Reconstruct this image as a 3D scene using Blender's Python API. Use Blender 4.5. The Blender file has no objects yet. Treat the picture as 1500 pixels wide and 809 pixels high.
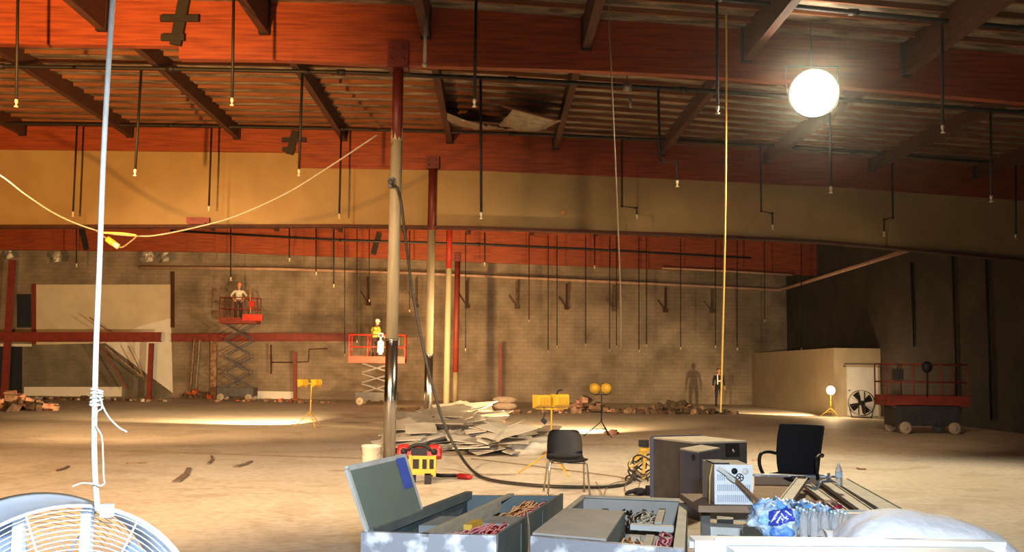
import bpy, bmesh, math, random
from mathutils import Vector, Matrix, noise as mnoise
random.seed(7)
SC = bpy.context.scene
COL = SC.collection
V = Vector
PI = math.pi

# ---------------------------------------------------------------- camera model
F = 1458.0
HC = 1.6
YAW = math.atan(22.0 / F)
PIT = math.atan((542 - 404.5) / F)
ROLL = 0.013
_f = V((math.sin(YAW) * math.cos(PIT), math.cos(YAW) * math.cos(PIT), math.sin(PIT)))
_r0 = V((math.cos(YAW), -math.sin(YAW), 0))
_u0 = _r0.cross(_f)
_r = _r0 * math.cos(ROLL) + _u0 * math.sin(ROLL)
_u = -_r0 * math.sin(ROLL) + _u0 * math.cos(ROLL)
EYE = V((0, 0, HC))


def ray(px, py):
    return _r * ((px - 750) / F) - _u * ((py - 404.5) / F) + _f


def at(px, py, Y):
    d = ray(px, py)
    return EYE + d * (Y / d.y)


def atz(px, py, z=0.0):
    d = ray(px, py)
    return EYE + d * ((z - HC) / d.z)


def interp(x, tab):
    if x <= tab[0][0]:
        return tab[0][1]
    for (a, b), (c, d) in zip(tab, tab[1:]):
        if x <= c:
            return b + (d - b) * (x - a) / (c - a)
    return tab[-1][1]


# ---------------------------------------------------------------- materials
MATS = {}


def M(name, c1, rough=0.6, metal=0.0, c2=None, scale=4.0, detail=5.0, lo=0.35, hi=0.65, bump=0.0, bscale=None,
      stretch=(1, 1, 1), emit=None, estr=0.0, trans=0.0, ior=1.45, coat=0.0):
    if name in MATS:
        return MATS[name]
    m = bpy.data.materials.new(name)
    m.use_nodes = True
    nt = m.node_tree
    b = nt.nodes['Principled BSDF']
    b.inputs['Roughness'].default_value = rough
    b.inputs['Metallic'].default_value = metal
    b.inputs['Base Color'].default_value = (*c1, 1)
    b.inputs['IOR'].default_value = ior
    if trans:
        b.inputs['Transmission Weight'].default_value = trans
    if coat:
        b.inputs['Coat Weight'].default_value = coat
    if emit:
        b.inputs['Emission Color'].default_value = (*emit, 1)
        b.inputs['Emission Strength'].default_value = estr
    if c2 is None and not trans and not emit:
        c2 = tuple(min(1, v * 0.78) for v in c1)
    if c2 is not None or bump:
        tc = nt.nodes.new('ShaderNodeTexCoord')
        mp = nt.nodes.new('ShaderNodeMapping')
        mp.inputs['Scale'].default_value = stretch
        nt.links.new(tc.outputs['Object'], mp.inputs['Vector'])
        nz = nt.nodes.new('ShaderNodeTexNoise')
        nz.inputs['Scale'].default_value = scale
        nz.inputs['Detail'].default_value = detail
        nt.links.new(mp.outputs['Vector'], nz.inputs['Vector'])
        if c2 is not None:
            rp = nt.nodes.new('ShaderNodeValToRGB')
            rp.color_ramp.elements[0].position = lo
            rp.color_ramp.elements[1].position = hi
            rp.color_ramp.elements[0].color = (*c1, 1)
            rp.color_ramp.elements[1].color = (*c2, 1)
            nt.links.new(nz.outputs['Fac'], rp.inputs['Fac'])
            nt.links.new(rp.outputs['Color'], b.inputs['Base Color'])
        if bump:
            n2 = nz
            if bscale:
                n2 = nt.nodes.new('ShaderNodeTexNoise')
                n2.inputs['Scale'].default_value = bscale
                n2.inputs['Detail'].default_value = 6
                nt.links.new(mp.outputs['Vector'], n2.inputs['Vector'])
            bp = nt.nodes.new('ShaderNodeBump')
            bp.inputs['Strength'].default_value = bump
            bp.inputs['Distance'].default_value = 0.05
            nt.links.new(n2.outputs['Fac'], bp.inputs['Height'])
            nt.links.new(bp.outputs['Normal'], b.inputs['Normal'])
    MATS[name] = m
    return m


def floor_mat():
    m = bpy.data.materials.new('dusty concrete')
    m.use_nodes = True
    nt = m.node_tree
    b = nt.nodes['Principled BSDF']
    b.inputs['Roughness'].default_value = 0.62
    tc = nt.nodes.new('ShaderNodeTexCoord')

    def nz(scale, detail, st=(1, 1, 1), dist=0.0):
        mp = nt.nodes.new('ShaderNodeMapping')
        mp.inputs['Scale'].default_value = st
        n = nt.nodes.new('ShaderNodeTexNoise')
        n.inputs['Scale'].default_value = scale
        n.inputs['Detail'].default_value = detail
        n.inputs['Distortion'].default_value = dist
        nt.links.new(tc.outputs['Object'], mp.inputs['Vector'])
        nt.links.new(mp.outputs['Vector'], n.inputs['Vector'])
        return n

    def ramp(src, stops):
        r = nt.nodes.new('ShaderNodeValToRGB')
        e = r.color_ramp.elements
        while len(e) < len(stops):
            e.new(0.5)
        for el, (p, c) in zip(e, stops):
            el.position = p
            el.color = (*c, 1)
        nt.links.new(src, r.inputs['Fac'])
        return r

    def mixm(a, bb, fac):
        x = nt.nodes.new('ShaderNodeMix')
        x.data_type = 'RGBA'
        x.blend_type = 'MULTIPLY'
        x.inputs['Factor'].default_value = fac
        nt.links.new(a, x.inputs['A'])
        nt.links.new(bb, x.inputs['B'])
        return x.outputs['Result']
    base = ramp(nz(0.35, 6, (1, 0.7, 1)).outputs['Fac'], [(0.3, (0.52, 0.45, 0.36)), (0.55, (0.62, 0.55, 0.46)), (0.75, (0.70, 0.64, 0.55))])
    fine = ramp(nz(9, 8).outputs['Fac'], [(0.3, (0.72, 0.70, 0.66)), (0.6, (1, 1, 1))])
    streak = ramp(nz(0.9, 6, (0.8, 0.75, 1), 1.6).outputs['Fac'], [(0.36, (0.62, 0.55, 0.47)), (0.47, (1, 1, 1))])
    crack = ramp(nz(0.55, 3, (0.6, 1.2, 1), 0.6).outputs['Fac'], [(0.490, (1, 1, 1)), (0.5, (0.62, 0.55, 0.48)), (0.510, (1, 1, 1))])
    c = mixm(base.outputs['Color'], fine.outputs['Color'], 0.8)
    c = mixm(c, streak.outputs['Color'], 0.4)
    c = mixm(c, crack.outputs['Color'], 0.35)
    nt.links.new(c, b.inputs['Base Color'])
    bp = nt.nodes.new('ShaderNodeBump')
    bp.inputs['Strength'].default_value = 0.25
    bp.inputs['Distance'].default_value = 0.02
    nt.links.new(nz(14, 6).outputs['Fac'], bp.inputs['Height'])
    nt.links.new(bp.outputs['Normal'], b.inputs['Normal'])
    return m


def block_mat(name, ca, cb, cm, axis='X'):
    m = bpy.data.materials.new(name)
    m.use_nodes = True
    nt = m.node_tree
    b = nt.nodes['Principled BSDF']
    b.inputs['Roughness'].default_value = 0.85
    tc = nt.nodes.new('ShaderNodeTexCoord')
    sp = nt.nodes.new('ShaderNodeSeparateXYZ')
    cb_ = nt.nodes.new('ShaderNodeCombineXYZ')
    nt.links.new(tc.outputs['Object'], sp.inputs['Vector'])
    nt.links.new(sp.outputs[axis], cb_.inputs['X'])
    nt.links.new(sp.outputs['Z'], cb_.inputs['Y'])
    br = nt.nodes.new('ShaderNodeTexBrick')
    br.inputs['Scale'].default_value = 1.0
    br.inputs['Brick Width'].default_value = 0.4
    br.inputs['Row Height'].default_value = 0.2
    br.inputs['Mortar Size'].default_value = 0.012
    br.inputs['Color1'].default_value = (*ca, 1)
    br.inputs['Color2'].default_value = (*cb, 1)
    br.inputs['Mortar'].default_value = (*cm, 1)
    nt.links.new(cb_.outputs['Vector'], br.inputs['Vector'])
    nz = nt.nodes.new('ShaderNodeTexNoise')
    nz.inputs['Scale'].default_value = 0.9
    nz.inputs['Detail'].default_value = 8
    nt.links.new(tc.outputs['Object'], nz.inputs['Vector'])
    rp = nt.nodes.new('ShaderNodeValToRGB')
    rp.color_ramp.elements[0].position = 0.3
    rp.color_ramp.elements[0].color = (0.6, 0.56, 0.52, 1)
    rp.color_ramp.elements[1].position = 0.65
    rp.color_ramp.elements[1].color = (1.15, 1.12, 1.08, 1)
    nt.links.new(nz.outputs['Fac'], rp.inputs['Fac'])
    x = nt.nodes.new('ShaderNodeMix')
    x.data_type = 'RGBA'
    x.blend_type = 'MULTIPLY'
    x.inputs['Factor'].default_value = 1.0
    nt.links.new(br.outputs['Color'], x.inputs['A'])
    nt.links.new(rp.outputs['Color'], x.inputs['B'])
    nt.links.new(x.outputs['Result'], b.inputs['Base Color'])
    MATS[name] = m
    return m


GLULAM = M('stained glulam timber', (0.13, 0.018, 0.005), 0.6, c2=(0.26, 0.049, 0.011), scale=2.2, lo=0.3, hi=0.6, stretch=(0.5, 1, 9), bump=0.1)
PURLIN = M('dark stained purlin', (0.045, 0.013, 0.006), 0.8, c2=(0.075, 0.023, 0.010), scale=3, stretch=(6, 0.6, 6))
BATTEN = M('sub purlin timber', (0.13, 0.045, 0.018), 0.8, c2=(0.2, 0.075, 0.03), scale=2, stretch=(0.5, 4, 4))
FOIL = M('foil faced insulation', (0.085, 0.068, 0.05), 0.45, 0.4, c2=(0.32, 0.27, 0.21), scale=2.6, lo=0.38, hi=0.62, bump=0.9, bscale=5, stretch=(0.6, 1.6, 1))
SILVER = M('torn silver foil', (0.36, 0.33, 0.28), 0.4, 0.5, c2=(0.20, 0.18, 0.15), scale=6, bump=0.8, bscale=9)
HEADER = M('tan painted header board', (0.34, 0.24, 0.105), 0.8, c2=(0.29, 0.20, 0.088), scale=1.5, detail=8)
REDSTEEL = M('red primer steel', (0.24, 0.035, 0.02), 0.55, c2=(0.17, 0.026, 0.018), scale=5)
DARKRED = M('dark red column steel', (0.13, 0.018, 0.014), 0.5, c2=(0.09, 0.014, 0.012), scale=4)
BRIGHTRED = M('bright red column paint', (0.55, 0.05, 0.025), 0.5, c2=(0.45, 0.04, 0.02), scale=4)
WRAP = M('beige column sleeve', (0.36, 0.30, 0.19), 0.55, c2=(0.29, 0.24, 0.15), scale=3, stretch=(4, 4, 0.5))
WRAPLIT = M('lamplit column sleeve', (0.86, 0.76, 0.46), 0.5, c2=(0.80, 0.69, 0.41), scale=3, stretch=(4, 4, 0.5))  # brighter than the other sleeves: lamp light put into the colour
STAINLESS = M('polished steel guard', (0.62, 0.60, 0.57), 0.22, 1.0, c2=(0.5, 0.48, 0.46), scale=4, stretch=(6, 6, 0.3))
BLACKIRON = M('black iron pipe', (0.006, 0.005, 0.005), 0.6, c2=(0.012, 0.009, 0.008), scale=6)
BRASS = M('pale sprinkler head', (0.75, 0.68, 0.52), 0.4, 0.2, c2=(0.6, 0.52, 0.38), scale=20)
GASPIPE = M('pinkish primed gas pipe', (0.55, 0.36, 0.26), 0.45, c2=(0.46, 0.28, 0.20), scale=3)
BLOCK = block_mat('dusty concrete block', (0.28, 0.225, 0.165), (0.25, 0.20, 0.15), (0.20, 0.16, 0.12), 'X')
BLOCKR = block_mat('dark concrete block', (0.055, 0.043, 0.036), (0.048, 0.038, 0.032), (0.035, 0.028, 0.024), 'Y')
GREYBLOCK = block_mat('grey green block', (0.20, 0.185, 0.14), (0.18, 0.165, 0.13), (0.15, 0.14, 0.11), 'X')
PLASTER = M('cream plaster', (0.66, 0.58, 0.42), 0.85, c2=(0.58, 0.50, 0.36), scale=1.2, detail=8)
WHITEPL = M('white painted plaster', (0.80, 0.77, 0.72), 0.8, c2=(0.74, 0.71, 0.65), scale=2)
TANWALL = M('tan drywall', (0.46, 0.38, 0.26), 0.85, c2=(0.40, 0.33, 0.22), scale=1.5, detail=7)
WHITEPAINT = M('white painted metal', (0.82, 0.84, 0.84), 0.4, c2=(0.74, 0.77, 0.78), scale=5)
FANBLUE = M('pale blue grey fan metal', (0.78, 0.86, 0.95), 0.5, c2=(0.68, 0.77, 0.88), scale=7)
FANDARK = M('blue grey fan inside', (0.34, 0.42, 0.55), 0.4, c2=(0.26, 0.33, 0.45), scale=5)
CHROMEWIRE = M('pale plated wire', (0.86, 0.86, 0.88), 0.3, c2=(0.78, 0.79, 0.82), scale=5)
ROPEW = M('white rope', (0.78, 0.78, 0.72), 0.8, c2=(0.62, 0.62, 0.58), scale=60, stretch=(1, 1, 0.4))
CORDY = M('yellow cord', (0.72, 0.50, 0.13), 0.6, c2=(0.62, 0.42, 0.10), scale=20)
CORDT = M('tan cord', (0.22, 0.155, 0.085), 0.6, c2=(0.17, 0.12, 0.065), scale=20)
CORDB = M('black rubber cable', (0.022, 0.02, 0.016), 0.5, c2=(0.035, 0.03, 0.025), scale=15)
CORDW = M('off white cord', (0.36, 0.31, 0.24), 0.6, c2=(0.28, 0.24, 0.18), scale=20)
GALV = M('scuffed galvanised steel', (0.30, 0.31, 0.35), 0.5, 0.2, c2=(0.78, 0.80, 0.84), scale=6, lo=0.48, hi=0.60, detail=7)
TEAL = M('teal grey enamel steel', (0.085, 0.115, 0.12), 0.55, 0.1, c2=(0.12, 0.15, 0.145), scale=4)
GREENST = M('grey green enamel steel', (0.17, 0.22, 0.165), 0.5, c2=(0.16, 0.21, 0.19), scale=3.5, detail=8)
DUSTY = M('dusty grey steel', (0.34, 0.32, 0.28), 0.6, c2=(0.42, 0.38, 0.34), scale=4, detail=7)
DUSTYW = M('pale dusty steel', (0.50, 0.50, 0.46), 0.55, c2=(0.60, 0.61, 0.58), scale=5)
RAIL = M('tan dusty rail', (0.36, 0.34, 0.27), 0.6, c2=(0.46, 0.43, 0.34), scale=5, stretch=(1, 1, 4))
INNER = M('grey inner plate', (0.27, 0.29, 0.30), 0.5, c2=(0.20, 0.22, 0.225), scale=5)
DARKST = M('dark grey box steel', (0.045, 0.044, 0.042), 0.5, c2=(0.07, 0.064, 0.056), scale=4)
BLUEST = M('blue grey box steel', (0.055, 0.06, 0.105), 0.5, c2=(0.07, 0.075, 0.11), scale=5)
TANTOP = M('dust on box top', (0.46, 0.41, 0.31), 0.8, c2=(0.38, 0.33, 0.25), scale=5)
BLACKP = M('black plastic', (0.006, 0.006, 0.0075), 0.6, c2=(0.009, 0.009, 0.010), scale=8)
BLACKF = M('black fabric', (0.006, 0.006, 0.008), 0.9, c2=(0.010, 0.009, 0.011), scale=40)
CHROME = M('dull chrome tube', (0.5, 0.47, 0.42), 0.3, 1.0, c2=(0.4, 0.37, 0.33), scale=8)
BLUETAPE = M('blue sticker', (0.045, 0.12, 0.62), 0.5, c2=(0.035, 0.095, 0.5), scale=6)
WIRERED = M('red wire', (0.50, 0.03, 0.07), 0.5, c2=(0.38, 0.03, 0.06), scale=9)
WIREPINK = M('pink wire', (0.55, 0.15, 0.22), 0.5, c2=(0.45, 0.1, 0.16), scale=9)
WIREORG = M('orange wire', (0.6, 0.25, 0.08), 0.5, c2=(0.5, 0.2, 0.06), scale=9)
YELLOW = M('yellow enamel', (0.68, 0.42, 0.035), 0.45, c2=(0.56, 0.34, 0.03), scale=6)
REDP = M('red plastic', (0.50, 0.022, 0.018), 0.4, c2=(0.4, 0.02, 0.016), scale=6)
LIFTRED = M('bright orange red lift paint', (0.62, 0.045, 0.022), 0.5, c2=(0.5, 0.035, 0.02), scale=5)
LIFTDARK = M('dark lift steel', (0.028, 0.029, 0.034), 0.5, c2=(0.045, 0.042, 0.045), scale=5)
LIFTARM = M('blue grey scissor arm', (0.05, 0.05, 0.065), 0.5, c2=(0.09, 0.08, 0.085), scale=6)
TYRE = M('pale tyre', (0.40, 0.33, 0.25), 0.7, c2=(0.30, 0.25, 0.19), scale=10)
SKIN = M('skin', (0.62, 0.34, 0.22), 0.5, c2=(0.55, 0.29, 0.19), scale=10)
HAIR = M('dark hair', (0.03, 0.02, 0.015), 0.7, c2=(0.05, 0.03, 0.02), scale=30)
SHIRTL = M('pale shirt', (0.72, 0.68, 0.58), 0.8, c2=(0.6, 0.56, 0.46), scale=10)
VESTY = M('yellow green vest', (0.55, 0.52, 0.08), 0.7, c2=(0.45, 0.42, 0.06), scale=9)
TROUSER = M('dark brown trousers', (0.045, 0.022, 0.02), 0.85, c2=(0.07, 0.03, 0.025), scale=9)
BLACKCL = M('black work clothes', (0.012, 0.012, 0.013), 0.85, c2=(0.02, 0.018, 0.018), scale=9)
REFL = M('reflective white tape', (0.85, 0.85, 0.82), 0.5, c2=(0.78, 0.78, 0.74), scale=9)
HATO = M('orange hard hat', (0.85, 0.32, 0.16), 0.4, c2=(0.75, 0.27, 0.13), scale=9)
HATW = M('white hard hat', (0.85, 0.8, 0.72), 0.4, c2=(0.78, 0.72, 0.64), scale=9)
BOARD = M('broken ceiling board', (0.60, 0.56, 0.47), 0.85, c2=(0.48, 0.43, 0.35), scale=3, detail=7)
BOARD2 = M('white board scrap', (0.70, 0.66, 0.58), 0.85, c2=(0.58, 0.53, 0.45), scale=3, detail=7)
BOARD3 = M('greyed board scrap', (0.42, 0.37, 0.30), 0.85, c2=(0.52, 0.47, 0.38), scale=3, detail=7)
WOODBRN = M('brown scrap wood', (0.20, 0.10, 0.05), 0.8, c2=(0.28, 0.15, 0.08), scale=5)
RUBBLE = M('brown rubble', (0.22, 0.12, 0.07), 0.9, c2=(0.40, 0.26, 0.17), scale=6, lo=0.4, hi=0.6)
RUBBLEP = M('pink brick rubble', (0.42, 0.17, 0.11), 0.9, c2=(0.58, 0.36, 0.26), scale=6)
RUBBLEO = M('orange rubble', (0.55, 0.13, 0.04), 0.9, c2=(0.38, 0.08, 0.03), scale=6)
STAIN = M('dark grey scrap', (0.15, 0.105, 0.07), 0.8, c2=(0.22, 0.16, 0.11), scale=8)
RUBBLED = M('dark rubble', (0.06, 0.04, 0.03), 0.9, c2=(0.16, 0.10, 0.06), scale=6)
SACK = M('white woven sack', (0.86, 0.85, 0.87), 0.7, c2=(0.80, 0.78, 0.80), scale=6, bump=0.3, bscale=12)
SACKT = M('tan paper sack', (0.70, 0.55, 0.42), 0.8, c2=(0.58, 0.44, 0.33), scale=6)
FILMBLUE = M('blue printed film', (0.05, 0.16, 0.66), 0.25, c2=(0.20, 0.45, 0.85), scale=9, lo=0.4, hi=0.6, bump=0.5, bscale=14)
FILMSKY = M('sky blue film', (0.16, 0.42, 0.80), 0.25, c2=(0.70, 0.85, 0.97), scale=7, lo=0.42, hi=0.6, bump=0.6, bscale=14)
FILMPALE = M('pale blue film', (0.45, 0.68, 0.88), 0.25, c2=(0.85, 0.93, 0.98), scale=8, lo=0.4, hi=0.58, bump=0.6, bscale=14)
LOGOBLUE = M('dark blue print', (0.03, 0.05, 0.36), 0.4, c2=(0.04, 0.06, 0.42), scale=9)
PRINTW = M('white print', (0.85, 0.88, 0.92), 0.4, c2=(0.8, 0.84, 0.9), scale=9)
CLEAR = M('clear water bottle plastic', (0.93, 0.95, 0.97), 0.08, trans=0.75, ior=1.3)
PAIL = M('white plastic pail', (0.74, 0.66, 0.52), 0.45, c2=(0.68, 0.60, 0.46), scale=5)
DOORWHITE = M('white door leaf', (0.72, 0.72, 0.72), 0.6, c2=(0.62, 0.62, 0.63), scale=3)
VOIDBLUE = M('darkness of openings', (0.012, 0.016, 0.028), 0.8, c2=(0.018, 0.022, 0.034), scale=2)  # darkness inside the openings, put into the colour
CARDBOARD = M('brown cardboard', (0.34, 0.23, 0.14), 0.85, c2=(0.29, 0.19, 0.12), scale=5)
LAMPGLOW = M('glowing lamp glass', (1, 0.9, 0.7), 0.3, emit=(1, 0.82, 0.50), estr=14)


# ---------------------------------------------------------------- mesh builder
ORG = {}


class MB:
    def __init__(s):
        s.v, s.f, s.mi, s.sm, s.cur, s.smooth = [], [], [], [], 0, False

    def face(s, idx):
        s.f.append(idx)
        s.mi.append(s.cur)
        s.sm.append(s.smooth)

    def add(s, pts):
        o = len(s.v)
        s.v += [V(p) for p in pts]
        return o

    def hexa(s, p):
        """eight points: bottom 0-3 counter-clockwise seen from above, top 4-7"""
        o = s.add(p)
        for q in ((3, 2, 1, 0), (4, 5, 6, 7), (0, 1, 5, 4), (1, 2, 6, 5), (2, 3, 7, 6), (3, 0, 4, 7)):
            s.face([o + i for i in q])
        return s

    def box(s, c, d, R=None):
        x, y, z = d[0] / 2, d[1] / 2, d[2] / 2
        p = [V(q) for q in ((-x, -y, -z), (x, -y, -z), (x, y, -z), (-x, y, -z), (-x, -y, z), (x, -y, z), (x, y, z), (-x, y, z))]
        if R is not None:
            p = [R @ q for q in p]
        return s.hexa([V(c) + q for q in p])

    def bar(s, a, b, w, h, up=(0, 0, 1)):
        a, b = V(a), V(b)
        d = (b - a).normalized()
        up = V(up)
        if abs(d.dot(up)) > 0.98:
            up = V((0, 1, 0))
        sx = d.cross(up).normalized() * (w / 2)
        sz = sx.normalized().cross(d).normalized() * (h / 2)
        return s.hexa([a - sx - sz, a + sx - sz, b + sx - sz, b - sx - sz, a - sx + sz, a + sx + sz, b + sx + sz, b - sx + sz])

    def prism(s, poly, ext):
        """closed planar polygon extruded along ext"""
        n = len(poly)
        o = s.add(poly)
        e = V(ext)
        s.add([V(p) + e for p in poly])
        s.face([o + i for i in range(n)][::-1])
        s.face([o + n + i for i in range(n)])
        for i in range(n):
            j = (i + 1) % n
            s.face([o + i, o + j, o + n + j, o + n + i])
        return s

    def tube(s, pts, r, n=8, closed=False, cap=True):
        pts = [V(p) for p in pts]
        sm = s.smooth
        s.smooth = True
        rr = r if isinstance(r, (list, tuple)) else [r] * len(pts)
        N = len(pts)
        rings = []
        prev = None
        for i, p in enumerate(pts):
            if closed:
                d = pts[(i + 1) % N] - pts[i - 1]
            else:
                d = pts[min(i + 1, N - 1)] - pts[max(i - 1, 0)]
            if d.length < 1e-9:
                d = V((0, 0, 1))
            d.normalize()
            if prev is None:
                a = V((0, 0, 1)) if abs(d.z) < 0.9 else V((1, 0, 0))
                nx = d.cross(a).normalized()
            else:
                nx = (prev - d * prev.dot(d))
                nx = nx.normalized() if nx.length > 1e-6 else d.orthogonal().normalized()
            prev = nx
            ny = d.cross(nx)
            rings.append(s.add([p + (nx * math.cos(2 * PI * k / n) + ny * math.sin(2 * PI * k / n)) * rr[i] for k in range(n)]))
        for i in range(N if closed else N - 1):
            a, b = rings[i], rings[(i + 1) % N]
            for k in range(n):
                l = (k + 1) % n
                s.face([a + k, a + l, b + l, b + k])
        if cap and not closed:
            s.face([rings[0] + k for k in range(n)][::-1])
            s.face([rings[-1] + k for k in range(n)])
        s.smooth = sm
        return s

    def lathe(s, prof, c=(0, 0, 0), R=None, n=20, cap=True):
        """prof: (radius, height) list, axis Z, then rotated by R and moved to c"""
        sm = s.smooth
        s.smooth = True
        rings = []
        for r, h in prof:
            ring = []
            for k in range(n):
                p = V((r * math.cos(2 * PI * k / n), r * math.sin(2 * PI * k / n), h))
                if R is not None:
                    p = R @ p
                ring.append(p + V(c))
            rings.append(s.add(ring))
        for a, b in zip(rings, rings[1:]):
            for k in range(n):
                l = (k + 1) % n
                s.face([a + k, a + l, b + l, b + k])
        if cap:
            s.face([rings[0] + k for k in range(n)][::-1])
            s.face([rings[-1] + k for k in range(n)])
        s.smooth = sm
        return s

    def ball(s, c, r, n=12, m=8, R=None):
        r = V((r, r, r)) if isinstance(r, (int, float)) else V(r)
        prof = []
        sm = s.smooth
        s.smooth = True
        rings = []
        for i in range(m + 1):
            t = PI * i / m
            t = min(max(t, 0.05), PI - 0.05)
            ring = []
            for k in range(n):
                p = V((r.x * math.sin(t) * math.cos(2 * PI * k / n), r.y * math.sin(t) * math.sin(2 * PI * k / n), -r.z * math.cos(t)))
                if R is not None:
                    p = R @ p
                ring.append(p + V(c))
            rings.append(s.add(ring))
        for a, b in zip(rings, rings[1:]):
            for k in range(n):
                l = (k + 1) % n
                s.face([a + k, a + l, b + l, b + k])
        s.face([rings[0] + k for k in range(n)][::-1])
        s.face([rings[-1] + k for k in range(n)])
        s.smooth = sm
        return s

    def chunk(s, c, r, seed):
        """one irregular broken lump"""
        rnd = random.Random(seed)
        o = len(s.v)
        R = Matrix.Rotation(rnd.uniform(0, 6), 3, 'Z') @ Matrix.Rotation(rnd.uniform(-0.6, 0.6), 3, 'X')
        d = V((r * rnd.uniform(0.7, 1.5), r * rnd.uniform(0.5, 1.1), r * rnd.uniform(0.3, 0.8)))
        p = []
        for q in ((-1, -1, -1), (1, -1, -1), (1, 1, -1), (-1, 1, -1), (-1, -1, 1), (1, -1, 1), (1, 1, 1), (-1, 1, 1)):
            k = [rnd.uniform(0.55, 1.1) for _ in range(3)]
            p.append(V(c) + R @ V((q[0] * d.x * k[0], q[1] * d.y * k[1], q[2] * d.z * k[2])))
        return s.hexa(p)

    def grid(s, fn, nu, nv, smooth=True):
        sm = s.smooth
        s.smooth = smooth
        o = s.add([fn(i / nu, j / nv) for j in range(nv + 1) for i in range(nu + 1)])
        for j in range(nv):
            for i in range(nu):
                a = o + j * (nu + 1) + i
                s.face([a, a + 1, a + nu + 2, a + nu + 1])
        s.smooth = sm
        return s

    def build(s, name, mat, parent=None):
        me = bpy.data.meshes.new(name)
        off = V((0, 0, 0))
        top = parent
        while top is not None and top.parent is not None:
            top = top.parent
        if top is not None and top.name in ORG:
            off = ORG[top.name]
        me.from_pydata([tuple(v - off) for v in s.v], [], s.f)
        for mm in (mat if isinstance(mat, (list, tuple)) else [mat]):
            me.materials.append(mm)
        me.polygons.foreach_set('material_index', s.mi)
        me.polygons.foreach_set('use_smooth', s.sm)
        bm = bmesh.new()
        bm.from_mesh(me)
        bmesh.ops.recalc_face_normals(bm, faces=bm.faces)
        bm.to_mesh(me)
        bm.free()
        me.update()
        o = bpy.data.objects.new(name, me)
        COL.objects.link(o)
        if parent is not None:
            o.parent = parent
        return o


def tag(o, label, cat, group=None, kind=None):
    o['label'] = label
    o['category'] = cat
    if group:
        o['group'] = group
    if kind:
        o['kind'] = kind
    return o


def thing(name, label, cat, loc=(0, 0, 0), group=None, rz=0.0, kind=None):
    """an Empty at the thing's base; parts built in world coordinates are shifted to it (rz stays 0 then)"""
    o = bpy.data.objects.new(name, None)
    o.empty_display_size = 0.2
    COL.objects.link(o)
    o.location = loc
    o.rotation_euler = (0, 0, rz)
    ORG[o.name] = V(loc)
    return tag(o, label, cat, group, kind)


def local(name, label, cat, loc=(0, 0, 0), group=None, rz=0.0):
    """an Empty whose parts are built around the origin"""
    o = thing(name, label, cat, loc, group, rz)
    ORG[o.name] = V((0, 0, 0))
    return o


def copy_tree(o, parent=None):
    c = o.copy()
    COL.objects.link(c)
    if parent is not None:
        c.parent = parent
    for ch in [k for k in COL.objects if k.parent == o]:
        copy_tree(ch, c)
    return c


def struct(o):
    o['kind'] = 'structure'
    return o


ORD = ['first', 'second', 'third', 'fourth', 'fifth', 'sixth', 'seventh', 'eighth', 'ninth', 'tenth', 'eleventh', 'twelfth',
       'thirteenth', 'fourteenth', 'fifteenth', 'sixteenth', 'seventeenth', 'eighteenth', 'nineteenth', 'twentieth',
       'twenty-first', 'twenty-second', 'twenty-third', 'twenty-fourth', 'twenty-fifth', 'twenty-sixth', 'twenty-seventh', 'twenty-eighth', 'twenty-ninth', 'thirtieth']


def smooth_path(pts, sub=6):
    """Catmull-Rom through points"""
    pts = [V(p) for p in pts]
    P = [pts[0] * 2 - pts[1]] + pts + [pts[-1] * 2 - pts[-2]]
    out = []
    for i in range(1, len(P) - 2):
        a, b, c, d = P[i - 1], P[i], P[i + 1], P[i + 2]
        for k in range(sub):
            t = k / sub
            out.append(0.5 * ((2 * b) + (c - a) * t + (2 * a - 5 * b + 4 * c - d) * t * t + (3 * b - a - 3 * c + d) * t ** 3))
    out.append(pts[-1])
    return out

# ================================================================ THE BUILDING
YB = [17.7, 27.1, 37.6, 45.6]      # the four beam lines
YW = 50.5                          # far wall
XR, XL, YBACK = 14.8, -27.0, -7.0


def zroof(x, y):
    drop = interp(x, [(-2, 0), (3.3, 0.28), (9.4, 0.72), (14.8, 1.05)])
    return 8.25 - drop * interp(y, [(20, 1.0), (27, 0.8), (46, 0.0)])


fl = MB()
fl.hexa([(XL, YBACK, -0.2), (XR, YBACK, -0.2), (XR, YW, -0.2), (XL, YW, -0.2), (XL, YBACK, 0), (XR, YBACK, 0), (XR, YW, 0), (XL, YW, 0)])
struct(fl.build('floor', floor_mat()))

SP = 0.61
cg = MB()
nx, ny = 70, 380


def ceil_pt(u, v):
    x, y = XL + (XR - XL) * u, YBACK + (YW - YBACK) * v
    n = mnoise.noise(V((x * 0.7, math.floor(y / SP) * 3.1, 0))) * 0.5 + 0.6
    return V((x, y, zroof(x, y) - 0.09 * abs(math.sin(PI * y / SP)) * n))


cg.grid(ceil_pt, nx, ny)
ceil = struct(cg.build('ceiling', FOIL))
rs = MB()
rs.grid(lambda u, v: V((XL + (XR - XL) * u, YBACK + (YW - YBACK) * v, zroof(XL + (XR - XL) * u, YBACK + (YW - YBACK) * v) + 0.15)), 24, 24)
struct(rs.build('ceiling_deck', WOODBRN))

w = MB()
w.box(((XL + XR) / 2, YW + 0.1, 4.2), (XR - XL + 0.4, 0.2, 8.6))
struct(w.build('wall_far', BLOCK))
w = MB()
w.box((XR + 0.1, (YW + YBACK) / 2, 4.2), (0.2, YW - YBACK, 8.6))
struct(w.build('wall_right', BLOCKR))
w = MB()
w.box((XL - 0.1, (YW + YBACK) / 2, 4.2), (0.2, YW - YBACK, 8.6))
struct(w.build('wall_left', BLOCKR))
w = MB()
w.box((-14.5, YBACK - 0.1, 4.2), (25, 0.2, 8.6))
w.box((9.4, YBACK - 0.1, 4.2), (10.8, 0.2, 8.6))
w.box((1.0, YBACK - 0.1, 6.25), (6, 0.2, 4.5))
struct(w.build('wall_back', BLOCKR))

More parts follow.
